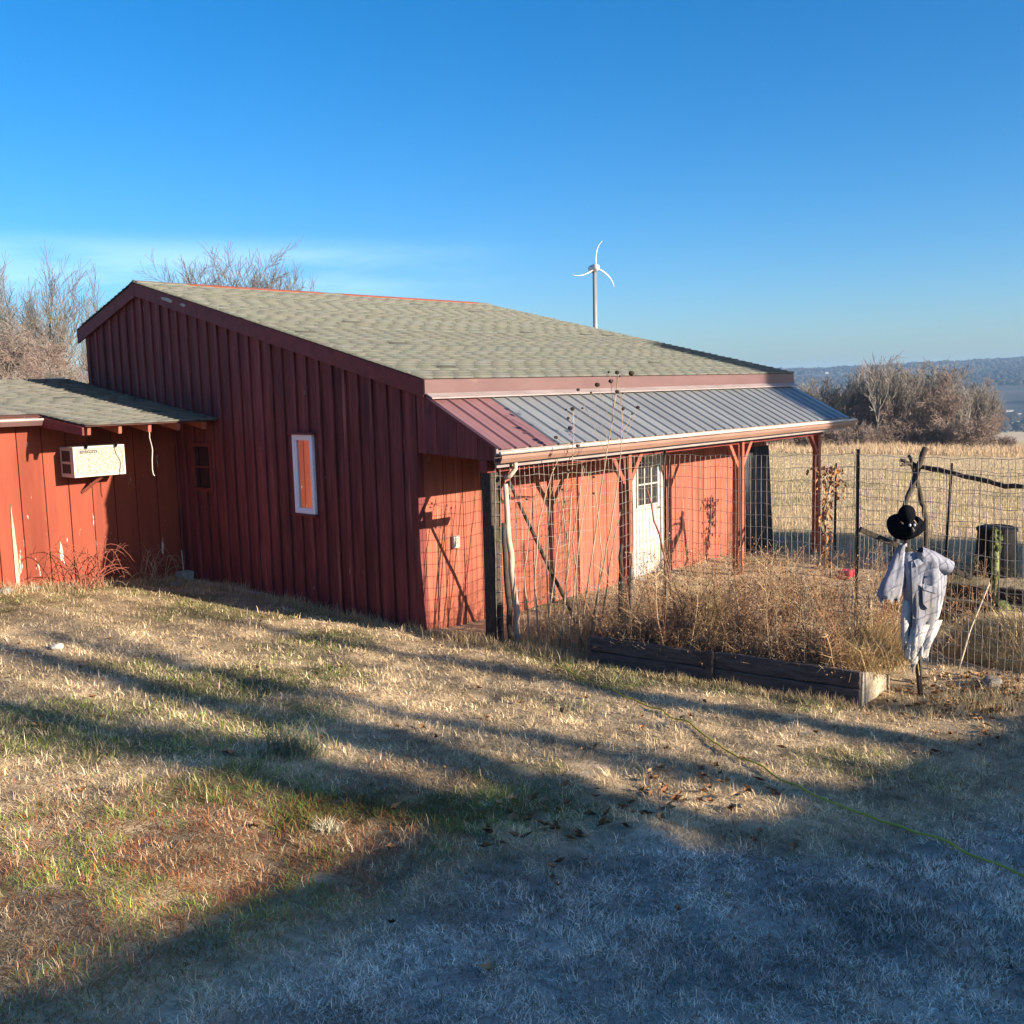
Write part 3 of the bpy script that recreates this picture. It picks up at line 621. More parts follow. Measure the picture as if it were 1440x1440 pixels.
# ------------------------------------------------------------------ small things at the shed foot
t = bevel(MB().box((-.22, 4.62, h1(-.1, 4.7) - .02), (.0 - .03, 4.80, h1(-.1, 4.7) + .11)).build('cinder_block', M['concrete']), .008)
tag(t, 'grey concrete block in the corner between shed and barn', 'concrete block')
t = MB().tube([(-.12, 4.74, h1(-.1, 4.7) + .1), (-.118, 4.76, .52)], .007, 6).build('thin_stake', M['rope'])
tag(t, 'thin pale stake standing by the concrete block', 'stake')
t = MB().tube([(-.20, 4.0, h1(-.2, 4) + .035), (-.16, 3.3, h1(-.16, 3.3) + .03), (-.14, 2.9, h1(-.14, 2.9) + .025)], .022, 7).build('fallen_pole', M['pole_pale'])
tag(t, 'short pale pole lying at the foot of the barn gable', 'pole')
def rock(c, r, label, group=None, mt='stone'):
    q = MB().ball((0, 0, 0), r, 9, 7, (1.3, 1, .6)); q.v = [tuple(np.array(v) * rnd.uniform(.82, 1.15)) for v in q.v]
    o = q.build('stone', M[mt], smooth=False); o.location = c; bevel(o, r * .1, 1)
    return tag(o, label, 'stone', group)
for (x, y, r) in ((-2.2, 4.68, .07), (-2.05, 4.72, .05), (-1.75, 4.7, .06), (-1.3, 4.74, .05), (-1.15, 4.7, .07), (-.75, 4.72, .06), (-.5, 4.3, .06), (-.35, 4.05, .05), (-2.55, 4.65, .08)):
    rock((x, y, h1(x, y) + r * .25), r, 'low field stone along the foot of the shed wall', 'stones along the shed foot')
rock((1.55, -5.42, h1(1.5, -5.4) + .05), .10, 'grey stone among the leaves beside the scarecrow')
rock((-3.55, 1.05, h1(-3.55, 1.05) + .02), .05, 'small white stone lying alone on the lawn', mt='concrete')
def curvepts(p0, p1, p2, n=9):
    p0, p1, p2 = map(lambda q: np.array(q, float), (p0, p1, p2)); return [(1 - t) ** 2 * p0 + 2 * t * (1 - t) * p1 + t * t * p2 for t in np.linspace(0, 1, n)]
def bramble(name, cx, cy, n, spread, hmax, label, cat, matn, r0=.006):
    t = thing(name, (cx, cy, h1(cx, cy)), label, cat)
    for i in range(n):
        a = rnd.uniform(-1, 1); bx = cx + rnd.uniform(-.2, .2); by = cy + rnd.uniform(-.08, .08)
        ex = cx + a * spread; ey = cy + rnd.uniform(-.35, .1); hh = hmax * rnd.uniform(.4, 1)
        m = MB(); pts = curvepts((bx, by, h1(bx, by) - .01), ((bx + ex) / 2 + rnd.uniform(-.1, .1), (by + ey) / 2, h1(bx, by) + hh * 1.6), (ex, ey, h1(ex, ey) + hh * rnd.uniform(.05, .95)), 11)
        m.tube(pts, list(np.linspace(r0, r0 * .4, 11)), 5)
        for q in range(rnd.randint(1, 4)):
            k = rnd.randint(4, 10); p = pts[k]; e = p + np.array((rnd.uniform(-.14, .14), rnd.uniform(-.1, .05), rnd.uniform(0, .14))); m.tube([p, (p + e) / 2 + (0, 0, .02), e], [r0 * .5, r0 * .4, r0 * .25], 4)
        m.build('cane', M[matn], t)
    return t
bramble('bramble', -1.55, 4.55, 22, .75, .62, 'arching red bramble canes growing against the sunny shed wall', 'bramble', 'cane')
bramble('bramble', -.75, 4.45, 12, .5, .55, 'thin pale bramble canes in the shaded shed corner', 'bramble', 'stem', .004)

# ------------------------------------------------------------------ bare trees
def tree_segs(seed, H, r0, spread=.5, levels=5, nch=(7, 5, 5, 4, 4), trunk_frac=.42, up=.35, wig=.10, lean=0.0, ratio=.60, stems=1):
    r = np.random.default_rng(seed); S = []
    def grow(p, d, L, rad, lev):
        n = 5 if lev == 0 else (4 if lev < 3 else 3)
        pts = [p]; dirs = []
        for i in range(n):
            d = d + r.normal(0, wig * (.45 if lev == 0 else 1.0), 3) + np.array((0, 0, up * .12 if lev else .03)); d /= np.linalg.norm(d)
            q = pts[-1] + d * L / n; pts.append(q); dirs.append(d)
        rr = np.linspace(rad, rad * (.42 if lev == 0 else .35), n + 1)
        for i in range(n): S.append((pts[i], pts[i + 1], rr[i], rr[i + 1], lev))
        if lev >= levels: return
        k = nch[min(lev, len(nch) - 1)]
        for j in range(k):
            t = (trunk_frac + (1 - trunk_frac) * (j + r.random()) / k) if lev == 0 else (.22 + .78 * (j + r.random()) / k)
            t = min(t, .999); i = min(int(t * n), n - 1); f = t * n - i
            b = pts[i] * (1 - f) + pts[i + 1] * f; rb = rr[i] * (1 - f) + rr[i + 1] * f
            a = r.uniform(0, 2 * PI); dd = dirs[i]
            o = np.cross(dd, (math.cos(a), math.sin(a), .3)); o /= np.linalg.norm(o) + 1e-9
            nd_ = dd * (1 - spread * .55) + o * spread * r.uniform(.7, 1.25) + np.array((0, 0, up * .5)); nd_ /= np.linalg.norm(nd_)
            grow(b, nd_, L * ratio * r.uniform(.7, 1.15) * (1 - .35 * t if lev == 0 else 1), rb * .68, lev + 1)
    for s in range(stems):
        a = r.uniform(0, 2 * PI); k = 0 if stems == 1 else r.uniform(.05, .35 if stems < 6 else .62)
        grow(np.array((math.cos(a), math.sin(a), 0)) * (0 if stems == 1 else r0 * 2), np.array((lean + k * math.cos(a), k * math.sin(a), 1.0)), H * (.72 if stems == 1 else r.uniform(.5, .75)), r0, 0)
    return S
def tree_meshes(seed, H, r0, minr=.006, thick_tex=('bark', 'twig'), **kw):
    S = tree_segs(seed, H, r0, **kw)
    big = [s for s in S if s[4] <= 0]; sm = [s for s in S if s[4] > 0]
    out = []
    for L_, n_, nm, mt in ((big, 7, 'trunk', thick_tex[0]), (sm, 3, 'crown', thick_tex[1])):
        V, F = segs([s[0] for s in L_], [s[1] for s in L_], [max(s[2], minr) for s in L_], [max(s[3], minr) for s in L_], n_)
        me = mesh_np(nm, V, F, smooth=True); me.materials.append(M[mt]); out.append(me)
    return out
def tree(name, meshes, loc, label, group=None, rz=0.0, s=1.0, sz=None):
    t = thing(name, loc, label, 'tree', group); t.rotation_euler = (0, 0, rz); t.scale = (s, s, sz or s)
    for nm, me in zip(('trunk', 'crown'), meshes):
        o = bpy.data.objects.new(nm, me); col.objects.link(o); o.parent = t
    return t
# the wood edge behind the shed (left)
TA = tree_meshes(3, 11.5, .17, .010, ('bark', 'twig_dark'), spread=.50, levels=3, nch=(13, 8, 7), up=.30, trunk_frac=.30, wig=.08, ratio=.58)
TB = tree_meshes(5, 11.5, .15, .010, ('bark', 'twig_dark'), spread=.46, levels=3, nch=(12, 8, 7), up=.34, trunk_frac=.28, stems=2, wig=.08, ratio=.58)
TC = tree_meshes(8, 8, .13, .013, ('bark', 'twig'), spread=.62, levels=4, nch=(9, 6, 5, 4), up=.05, trunk_frac=.12, wig=.2, stems=2)
TD = tree_meshes(9, 7, .10, .012, ('bark', 'twig_red'), spread=.66, levels=4, nch=(9, 6, 5, 4), up=.0, trunk_frac=.1, wig=.22, stems=3)
def stand(px, depth): 
    p = place(px, 545, depth); return (float(p[0]), float(p[1]), h1(p[0], p[1]) - .1)
LT = [(35, 62, TA, 0, .98, 'tall bare tree with fine upright branches in the wood behind the shed'), (112, 60, TB, 1.2, .93, 'forked bare tree with steep twin stems in the wood behind the shed'),
      (75, 66, TA, 2.5, .95, None), (-25, 58, TB, 3.0, .9, None), (145, 70, TB, 4.2, .72, None), (10, 72, TA, 4.4, .95, None)]
for i, (px, dp, me, rz, s, lb) in enumerate(LT):
    tree('bare_tree', me, stand(px, dp), lb or 'bare tree standing further back in the wood behind the shed', None if lb else 'bare trees deep in the wood behind the shed', rz, s)
for i, (px, dp, me, rz, s) in enumerate(((60, 44, TC, 0, .82), (15, 42, TD, 1, .92), (95, 46, TD, 2, .80), (-30, 44, TC, 3, .9), (118, 50, TC, 4, .62), (38, 40, TD, 5, .68), (75, 39, TC, 2.2, .58), (-5, 38, TC, 1.1, .6))):
    tree('thicket_tree', me, stand(px, dp), 'tangled low twiggy tree in the thicket behind the shed', 'twiggy thicket behind the shed', rz, s)
TE = tree_meshes(15, 15, .12, .012, ('bark', 'twig_dark'), spread=.50, levels=3, nch=(10, 8, 7), up=.14, trunk_frac=.30, wig=.06, ratio=.48, stems=17)
tree('bare_tree', TE, stand(318, 68), 'rounded bare tree showing above the barn ridge', None, 1.0, .97)
tree('bare_tree', TE, stand(722, 95), 'tip of a distant bare tree just above the barn roof slope', None, 2.0, .72)
# tree line beyond the field (right)
RA = tree_meshes(23, 12, .22, .030, spread=.50, levels=4, nch=(8, 5, 4, 3), up=.4, trunk_frac=.28)
RB = tree_meshes(24, 12, .18, .030, spread=.44, levels=4, nch=(8, 5, 4, 3), up=.5, trunk_frac=.22, stems=2)
RC = tree_meshes(25, 11, .16, .028, ('bark', 'twig_red'), spread=.58, levels=4, nch=(8, 5, 4, 3), up=.2, trunk_frac=.15, stems=3)
RD = tree_meshes(26, 6, .09, .028, ('bark', 'twig_red'), spread=.66, levels=3, nch=(8, 6, 5), up=.1, trunk_frac=.1, stems=4, wig=.2)
kinds = ((RA, 'single stemmed bare tree in the tree line beyond the field', 'single stemmed trees beyond the field'),
         (RB, 'twin stemmed bare tree in the tree line beyond the field', 'twin stemmed trees beyond the field'),
         (RC, 'spreading reddish bare tree in the tree line beyond the field', 'spreading trees beyond the field'))
px = 1060
ptree = []
while px < 1402:
    hgt = 9.2 if px < 1170 else (11.6 if px < 1345 else 9.6)
    if 1130 < px < 1200: hgt = 9.4
    ptree.append((px, rnd.uniform(118, 150), hgt * rnd.uniform(.86, 1.06))); px += rnd.uniform(5, 9)
ptree += [(1233, 118, 12.6), (1262, 119, 11.8), (1318, 118, 12.6), (1335, 120, 12.2), (1375, 121, 9.2), (1396, 126, 6.5)]
for i, (px, dp, hh) in enumerate(ptree):
    me, lb, gp = kinds[i % 3]; p = stand(px, dp)
    tree('bare_tree', me, p, lb, gp, rnd.uniform(0, 6.28), hh / 15.0)
for i in range(44):
    px = 1055 + i * 8.6 + rnd.uniform(-3, 3); dp = rnd.uniform(112, 126) if px < 1400 else rnd.uniform(124, 132)
    p = stand(px, dp)
    t = thing('brush_thicket', p, 'reddish brown brush at the foot of the tree line beyond the field', 'brush', 'brush along the far edge of the field'); t.rotation_euler = (0, 0, rnd.uniform(0, 6)); s = rnd.uniform(.45, .72) * (1 if px < 1385 else .45); t.scale = (s * 1.2, s * 1.2, s)
    for nm, me in zip(('stem', 'crown'), RD):
        o = bpy.data.objects.new(nm, me); col.objects.link(o); o.parent = t
# far houses across the valley
for i, (px, py, dp, wd, lb) in enumerate(((1106, 541, 1500, 8, 'long white farm building low on the far hillside'), (1124, 540, 1520, 9, 'white house with grey roof beside the far farm building'), (1181, 521, 2900, 8, 'pale house high on the far wooded hill'), (1163, 525, 2850, 5, 'tiny pale house on the shoulder of the far wooded hill'), (1420, 580, 760, 11, 'white house down in the valley beyond the trees'), (1434, 583, 780, 6, 'small white shed in the valley beside the house'))):
    ds = np.arange(460.0, 3400, 4.0); ray_ = np.array([place(px, py, q_) for q_ in ds]); gz_ = np.maximum(hz(ray_[:, 0], ray_[:, 1]), hillz(ray_[:, 0], ray_[:, 1]))
    hit = np.nonzero(gz_ >= ray_[:, 2])[0]; dp = float(ds[hit[0]]) if len(hit) else dp; wd = wd * dp / 1440.0
    p = place(px, py, dp); t = thing('far_house', tuple(p), lb, 'house')
    u = np.array((RIGHT[0], RIGHT[1], 0)); u /= np.linalg.norm(u); n_ = np.array((-u[1], u[0], 0)); hh = wd * .28
    MB().prism([p - u * wd / 2 - (0, 0, hh * .4), p + u * wd / 2 - (0, 0, hh * .4), p + u * wd / 2 + (0, 0, hh), p - u * wd / 2 + (0, 0, hh)], n_ * wd * .5).build('wall', M['white'], t)
    a = p - u * wd * .54 - n_ * .05 * wd; MB().prism([a + (0, 0, hh), a + n_ * wd * .6 + (0, 0, hh), a + n_ * wd * .3 + (0, 0, hh * 1.55)], u * wd * 1.08).build('roof', M['house_roof'], t)

# ------------------------------------------------------------------ wind turbine
hub = place(836, 377, 67.0); gx, gy = float(hub[0]), float(hub[1])
tb = thing('wind_turbine', (gx, gy, h1(gx, gy)), 'white three bladed wind turbine on a slim mast behind the barn', 'wind turbine')
u = np.array((RIGHT[0], RIGHT[1], 0)); u /= np.linalg.norm(u); w_ = np.cross(u, (0, 0, 1)); upv = np.array((0, 0, 1.0))
ax = w_ * .92 + u * .30; ax = -ax / np.linalg.norm(ax) if ax @ (CAM - hub) < 0 else ax / np.linalg.norm(ax)
MB().tube([(gx, gy, h1(gx, gy) - .2), (gx, gy, hub[2] - .18)], [.20, .13], 10).build('mast', M['mast'], tb, smooth=True)
nc = MB().tube([hub - ax * .75, hub - ax * .55, hub + ax * .15, hub + ax * .42, hub + ax * .5], [.05, .24, .26, .2, .06], 10).build('nacelle', M['turbine'], tb, smooth=True)
MB().tube([hub - (0, 0, .3) - ax * .1, hub - ax * .1], [.14, .16], 10).build('yaw_bearing', M['mast'], tb, smooth=True)
e1 = np.cross(upv, ax); e1 /= np.linalg.norm(e1); e2 = np.cross(ax, e1)
for k in range(3):
    a0 = math.radians(92 + 120 * k); m = MB(); n = 12; vs_ = []; fs = []
    for i in range(n + 1):
        t_ = i / n; rr = .12 + 1.66 * t_; a = a0 - .30 * t_ ** 2.2; cen = hub + ax * .3 + (e1 * math.cos(a) + e2 * math.sin(a)) * rr
        tg = -e1 * math.sin(a) + e2 * math.cos(a); ch = (.045 + .045 * math.sin(min(1, t_ * 3.2) * PI / 2)) * (1 - .78 * t_ ** 1.4); tw = .5 * (1 - t_)
        cdir = tg * math.cos(tw) + ax * math.sin(tw); nn_ = np.cross(cdir, (cen - hub) / np.linalg.norm(cen - hub))
        for (cc, dd) in ((-.5, 0), (-.1, .12), (.5, 0), (-.1, -.06)): vs_.append(cen + cdir * ch * cc * 1.6 + nn_ * ch * dd * 1.6)
    for i in range(n):
        for q in range(4): fs.append((i * 4 + q, i * 4 + (q + 1) % 4, i * 4 + 4 + (q + 1) % 4, i * 4 + 4 + q))
    fs += [(3, 2, 1, 0), tuple(n * 4 + q for q in range(4))]
    m.add(vs_, fs).build('blade', M['turbine'], tb, smooth=True)

# ------------------------------------------------------------------ raised bed
def soil_patch(name, poly_fn, nx, ny, mt):
    V = []; 
    for i in range(nx + 1):
        for j in range(ny + 1): V.append(poly_fn(i / nx, j / ny))
    F = [(i * (ny + 1) + j, (i + 1) * (ny + 1) + j, (i + 1) * (ny + 1) + j + 1, i * (ny + 1) + j + 1) for i in range(nx) for j in range(ny)]
    me = bpy.data.meshes.new(name); me.from_pydata(V, [], F); me.update(); me.polygons.foreach_set('use_smooth', np.ones(len(F), bool)); return obj(name, me, mt)
P0, P1 = np.array((0.06, -2.22)), np.array((0.38, -4.76))
bdv = (P1 - P0) / np.linalg.norm(P1 - P0); bnv = np.array((-bdv[1], bdv[0])); bnv = bnv if bnv[0] > 0 else -bnv
def bedpt(s, w): return P0 + (P1 - P0) * s + bnv * w
def bedfn(a, b):
    p = bedpt(a, .05 + b * 2.2); e = min(b * 8, 1, (1 - b) * 3)
    return (p[0], p[1], h1(p[0], p[1]) + (.02 + .20 * e) * (1 if .03 < a < .97 else .75) + .03 * rnd.uniform(-1, 1))
tag(soil_patch('garden_soil', bedfn, 24, 22, M['soil']), 'dark garden soil filling the raised bed', 'soil', kind='structure')
bed = thing('raised_garden_bed', (P0[0], P0[1], 0), 'raised garden bed edged with dark weathered planks', 'garden bed')
def plank(s0, s1, z0, z1, off, mt='bedwood', nm='plank'):
    a, b = bedpt(s0, off), bedpt(s1, off); ga, gb = h1(*a), h1(*b); n3 = np.array((bnv[0], bnv[1], 0)) * .04
    n = 6; top = []; bot = []
    for i in range(n + 1):
        t_ = i / n; q = a + (b - a) * t_; g_ = ga + (gb - ga) * t_; top.append((q[0], q[1], g_ + z1 + rnd.uniform(-.006, .006))); bot.append((q[0], q[1], g_ + z0 + rnd.uniform(-.004, .004)))
    return bevel(MB().prism(bot + top[::-1], n3).build(nm, M[mt], bed), .006, 1)
plank(0, .475, -.03, .118, 0); plank(0, .475, .126, .262, .006); plank(.505, 1, -.03, .122, -.006); plank(.505, 1, .131, .275, .002)
q = bedpt(.49, -.02); bevel(MB().box((q[0] - .02, q[1] - .035, -.05), (q[0] + .02, q[1] + .035, h1(*q) + .285)).build('stake', M['bedwood'], bed), .004, 1)
q = bedpt(1.006, 0.012); r_ = bedpt(1.03, .62); g_ = h1(*q)
bevel(MB().prism([(q[0], q[1], g_ - .02), (r_[0], r_[1], g_ - .02), (r_[0], r_[1], g_ + .10), (r_[0] * .55 + q[0] * .45, r_[1] * .55 + q[1] * .45, g_ + .20), (q[0] + .02, q[1], g_ + .262)], (bdv[0] * -.04, bdv[1] * -.04, 0)).build('end_board', M['bedend'], bed), .004, 1)
q = bedpt(-.006, .0); r_ = bedpt(-.02, .9); bevel(MB().prism([(q[0], q[1], -.02), (r_[0], r_[1], -.02), (r_[0], r_[1], .23), (q[0], q[1], .25)], (0, -.04, 0)).build('end_board', M['bedwood'], bed), .004, 1)

# ------------------------------------------------------------------ wire fence round the garden
def fence(name, pts, label, posts, dv=.076, dh=.125, r=.0030, sag=.02):
    t = thing(name, (pts[0][0], pts[0][1], pts[0][2]), label, 'fence')
    for i in range(len(pts) - 1):
        a, b = np.array(pts[i], float), np.array(pts[i + 1], float); L = math.hypot(*(b - a)[:2]); A0 = []; A1 = []
        nrm = np.array((-(b - a)[1], (b - a)[0], 0)) / L; ph = rnd.uniform(0, 6)
        def q(s, f):  # s along, f height fraction
            g0 = h1(*(a + (b - a) * s)[:2]) + .03; top = a[3] + (b[3] - a[3]) * s
            p = a[:3] + (b - a)[:3] * s; bul = .03 * math.sin(ph + 5 * s * L) * math.sin(PI * f) + .02 * math.sin(ph * 2 + 9 * s + 4 * f)
            return np.array((p[0], p[1], g0 + (top - g0) * f)) + nrm * bul + np.array((0, 0, -sag * math.sin(PI * s) * f + .012 * math.sin(11 * s * L + ph)))
        nv = int(L / dv); nh = int((a[3] - .05) / dh)
        for k in range(nv + 1):
            s = k / nv
            for j in range(6): A0.append(q(s, j / 6)); A1.append(q(s, (j + 1) / 6))
        for j in range(nh + 1):
            f = j / nh
            m_ = max(3, int(L / .22))
            for k in range(m_): A0.append(q(k / m_, f)); A1.append(q((k + 1) / m_, f))
        V, F = segs(A0, A1, np.full(len(A0), r), np.full(len(A0), r), 3)
        o = obj('wire_mesh', mesh_np('wire_mesh', V - wloc(t), F), M['wire'], t); o['kind'] = 'stuff'
    for (x, y, top, lean) in posts:
        g_ = h1(x, y); m = MB(); p, q2 = np.array((x, y, g_ - .1)), np.array((x + lean[0], y + lean[1], top))
        m.beam(p, q2, .036, .007); m.beam(p + (0, .009, 0), q2 + (0, .009, 0), .007, .03)
        for k in range(10):
            c = p + (q2 - p) * (.25 + .07 * k); m.box(c - (.009, .018, .006), c + (.009, -.003, .006))
        m.build('steel_post', M['iron'], t)
    return t
FA = (-.02, -1.13, 0, 1.90); FB = (2.93, -1.16, 0, 1.80); FC = (2.42, -3.80, 0, 1.90); FD = (1.36, -5.74, 0, 1.98); FE = (.95, -7.3, 0, 2.0)
fence('wire_fence', (FA, FB, FC, FD, FE), 'welded wire garden fence on dark steel posts running from the porch past the scarecrow',
      [(2.96, -1.19, 1.86, (.0, 0)), (2.44, -3.84, 1.95, (-.02, 0)), (.95, -7.3, 2.0, (0, 0))])
fence('wire_fence', ((7.75, -1.2, 0, 1.30), (7.72, -2.9, 0, 1.32), (7.4, -5.5, 0, 1.3), (7.2, -8, 0, 1.3)), 'lower wire fence along the far side of the garden by the black bin', [(7.72, -2.92, 1.40, (.06, -.03)), (7.4, -5.5, 1.4, (0, 0)), (7.75, -1.2, 1.35, (0, 0))], dv=.1, dh=.15, r=.0032)
# crooked branch post, leaning poles and stakes
def polething(name, pts, rads, mt, label, cat, n=8, jit=.012):
    fine = []; fr_ = []
    for i in range(len(pts) - 1):
        for k in range(4):
            t_ = k / 4; p = np.array(pts[i]) * (1 - t_) + np.array(pts[i + 1]) * t_; fine.append(p + np.array([rnd.uniform(-jit, jit) for _ in range(3)]) * (k > 0)); fr_.append((rads[i] * (1 - t_) + rads[i + 1] * t_) * rnd.uniform(.92, 1.1))
    fine.append(np.array(pts[-1], float)); fr_.append(rads[-1])
    return tag(MB().tube(fine, fr_, n).build(name, M[mt], smooth=True), label, cat)
polething('branch_post', [(.21, -1.19, -.06), (.19, -1.17, .5), (.15, -1.15, 1.1), (.13, -1.14, 1.68)], [.036, .034, .030, .026], 'pole_pale', 'crooked pale branch post wired to the porch corner', 'post')
polething('branch_post', [(.06, -1.24, -.06), (.03, -1.22, .6), (.02, -1.2, 1.3)], [.03, .027, .022], 'pole', 'short dark branch beside the porch corner post', 'post')
polething('leaning_pole', [(.23, -1.10, 1.70), (.7, -1.12, .9), (1.16, -1.22, .04)], [.017, .02, .022], 'pole', 'dark straight pole leaning across the fence near the porch corner', 'pole', jit=.004)
polething('wooden_stake', [(.86, -2.02, .0), (.90, -2.0, .5), (.96, -1.98, 1.02)], [.03, .027, .02], 'pole', 'dark knotty stake at the corner of the garden bed', 'stake')
polething('wooden_stake', [(.98, -2.06, .1), (1.02, -2.05, .55), (1.05, -2.04, .92)], [.02, .035, .02], 'pole_pale', 'pale husk wrapped stake beside the dark knotty stake', 'stake')
polething('bamboo_cane', [(1.55, -2.3, .1), (1.5, -2.12, .9), (1.46, -1.95, 1.55)], [.012, .011, .009], 'cane', 'thin reddish cane leaning near the porch post', 'cane')
polething('wooden_stake', [(1.65, -4.33, .0), (1.64, -4.32, .4), (1.63, -4.31, .66)], [.02, .02, .02], 'bedend', 'short pale stake among the dry weeds', 'stake', 4, .002)
polething('wooden_stake', [(1.42, -4.86, -.02), (1.41, -4.86, .3), (1.40, -4.85, .60)], [.025, .025, .025], 'pole', 'dark square stake behind the scarecrow', 'stake', 4, .002)
polething('wooden_stake', [(1.95, -5.02, .0), (2.15, -5.05, .33), (2.42, -5.12, .72)], [.010, .010, .009], 'bedend', 'thin pale stick leaning behind the scarecrow', 'stick', 5, .002)
# rustic rail on crossed poles
rl = thing('rustic_rail', (7.1, -2.6, h1(7.1, -2.6)), 'rustic garden rail of rough branches resting on two crossed poles', 'rail')
def poly_pole(pts, rads, nm, parent, mt='pole'):
    fine = []; fr_ = []
    for i in range(len(pts) - 1):
        for k in range(4):
            t_ = k / 4; fine.append(np.array(pts[i]) * (1 - t_) + np.array(pts[i + 1]) * t_ + np.array([rnd.uniform(-.01, .01) for _ in range(3)])); fr_.append((rads[i] * (1 - t_) + rads[i + 1] * t_) * rnd.uniform(.9, 1.12))
    fine.append(np.array(pts[-1], float)); fr_.append(rads[-1]); return MB().tube(fine, fr_, 7).build(nm, M[mt], parent, smooth=True)
def at(px, py, d): return place(px, py, d)
poly_pole([at(1302, 630, 13.2), at(1290, 662, 13.2), at(1272, 712, 13.0), at(1255, 790, 12.6)], [.040, .038, .034, .036], 'crossed_pole', rl)
poly_pole([at(1278, 640, 13.3), at(1287, 668, 13.35), at(1297, 708, 13.4), at(1303, 730, 13.3), at(1303, 806, 13.3)], [.022, .030, .030, .031, .036], 'crossed_pole', rl)
poly_pole([at(1265, 647, 13.3), at(1290, 655, 13.28), at(1330, 664, 12.9), at(1385, 675, 12.4), at(1412, 684, 12.2), at(1470, 686, 11.6), at(1560, 690, 11.2)], [.022, .034, .032, .031, .028, .028, .024], 'rail_pole', rl)
poly_pole([at(1290, 655, 13.28), at(1274, 652, 13.2), at(1267, 655, 13.1)], [.025, .02, .012], 'rail_twig', rl)
poly_pole([at(1558, 690, 11.2), at(1560, 850, 11.2)], [.04, .05], 'end_pole', rl)

# ------------------------------------------------------------------ scarecrow
SB = np.array((.98, -5.01)); sg = h1(*SB)
su = np.array((RIGHT[0], RIGHT[1], 0)); su /= np.linalg.norm(su); sf = np.array((su[1], -su[0], 0)); sf = sf if sf @ (CAM - np.array((SB[0], SB[1], 0))) > 0 else -sf
K = 164.0
def sp(px, py, f=0.0): return np.array((SB[0], SB[1], sg)) + su * ((px - 1288) / K) + sf * f + np.array((0, 0, (975 - py) / K))
scw = thing('scarecrow', (SB[0], SB[1], sg), 'scarecrow in black hat and torn faded blue shirt on crossed sticks', 'scarecrow')
bevel(MB().beam(sp(1294, 985, -.02), sp(1267, 745, -.02), .05, .03).build('upright_stick', M['pole'], scw), .003, 1)
bevel(MB().beam(sp(1203, 740, .015), sp(1356, 811, .015), .045, .045).build('arm_stick', M['pole'], scw), .004, 1)
# hat: wide wavy brim facing out with crown, head under it
hc = sp(1265, 733, .05); m = MB(); vs_ = []; fs = []; n = 28
axh = sf * .80 + np.array((0, 0, .60)); axh /= np.linalg.norm(axh); h_u = su; h_v = np.cross(axh, h_u); h_v = h_v if h_v[2] > 0 else -h_v
prof = [(.075, .055, 0), (.085, .035, 0), (.095, .0, 0), (.125, -.012, .3), (.15, -.03, .6), (.158, -.045, 1.0), (.15, -.055, .8), (.12, -.035, .4), (.09, -.02, 0)]
for (r, o, wv) in prof:
    for k in range(n):
        a = 2 * PI * k / n; vs_.append(hc + h_u * r * math.cos(a) * 1.02 + h_v * r * math.sin(a) * .82 + axh * (o + wv * .022 * math.cos(2 * a + .4)) - sf * (wv * .05 * max(0, -math.sin(a))))
for i in range(len(prof) - 1):
    for k in range(n): fs.append((i * n + k, i * n + (k + 1) % n, (i + 1) * n + (k + 1) % n, (i + 1) * n + k))
hat = m.add(vs_, fs).build('hat_brim', M['hat'], scw, smooth=True)
crown_c = hc + np.array((0, 0, .075)) - sf * .01
MB().ball(crown_c, .078, 14, 9, (1.0, .9, 1.0)).build('hat_crown', M['hat'], scw, smooth=True)
hd = hc - np.array((0, 0, .03)) + sf * .055
MB().ball(hd, .062, 12, 9, (.85, .85, 1.25)).build('head', M['hat'], scw, smooth=True)
for s in (-1, 1): MB().ball(hd + sf * .053 + su * s * .019 + np.array((0, 0, .03)), .0095, 8, 6, (1, 1, 1.2)).build('eye', M['eye'], scw, smooth=True)
MB().tube([hd + sf * .05 + (0, 0, .012), hd + sf * .078 - (0, 0, .012), hd + sf * .055 - (0, 0, .022)], [.006, .013, .008], 7).build('nose', M['bark'], scw, smooth=True)
def cloth(rows, thick, nm, mt, ragged=0.0, wr=.012, n=26, ph=0.0, parent=None):
    """loft of flattened rings: rows (py, x0, x1, forward)"""
    fine = []
    for i in range(len(rows) - 1):
        for k in range(4):
            t_ = k / 4; fine.append([a * (1 - t_) + b * t_ for a, b in zip(rows[i], rows[i + 1])])
    fine.append(list(rows[-1])); vs_ = []; fs = []
    for i, (py, x0, x1, fw) in enumerate(fine):
        c = (x0 + x1) / 2; hw = (x1 - x0) / 2 / K; last = i == len(fine) - 1
        for k in range(n):
            a = 2 * PI * k / n; fold = wr * math.sin(5 * a + ph + i * .17) + wr * .7 * math.sin(9 * a + ph * 2 - i * .31) + wr * .45 * math.sin(14 * a + i * .5) + rnd.uniform(-.25, .25) * wr
            rr_ = (hw + fold * .5) * math.cos(a); ff = (thick * (.6 + .4 * min(1, hw / .12)) + fold) * math.sin(a)
            vs_.append(sp(c, py, fw) + su * rr_ + sf * ff + np.array((0, 0, rnd.uniform(-ragged, ragged) if last else 0)))
    for i in range(len(fine) - 1):
        for k in range(n): fs.append((i * n + k, i * n + (k + 1) % n, (i + 1) * n + (k + 1) % n, (i + 1) * n + k))
    return MB().add(vs_, fs).build(nm, M[mt], parent or scw, smooth=True)
sh = cloth([(772, 1264, 1300, .0), (779, 1262, 1314, .0), (790, 1262, 1324, .0), (810, 1264, 1323, .0), (835, 1267, 1319, .0), (860, 1271, 1312, .0), (880, 1271, 1304, .0), (893, 1268, 1299, .0)], .075, 'shirt', 'shirt', .07, .019)
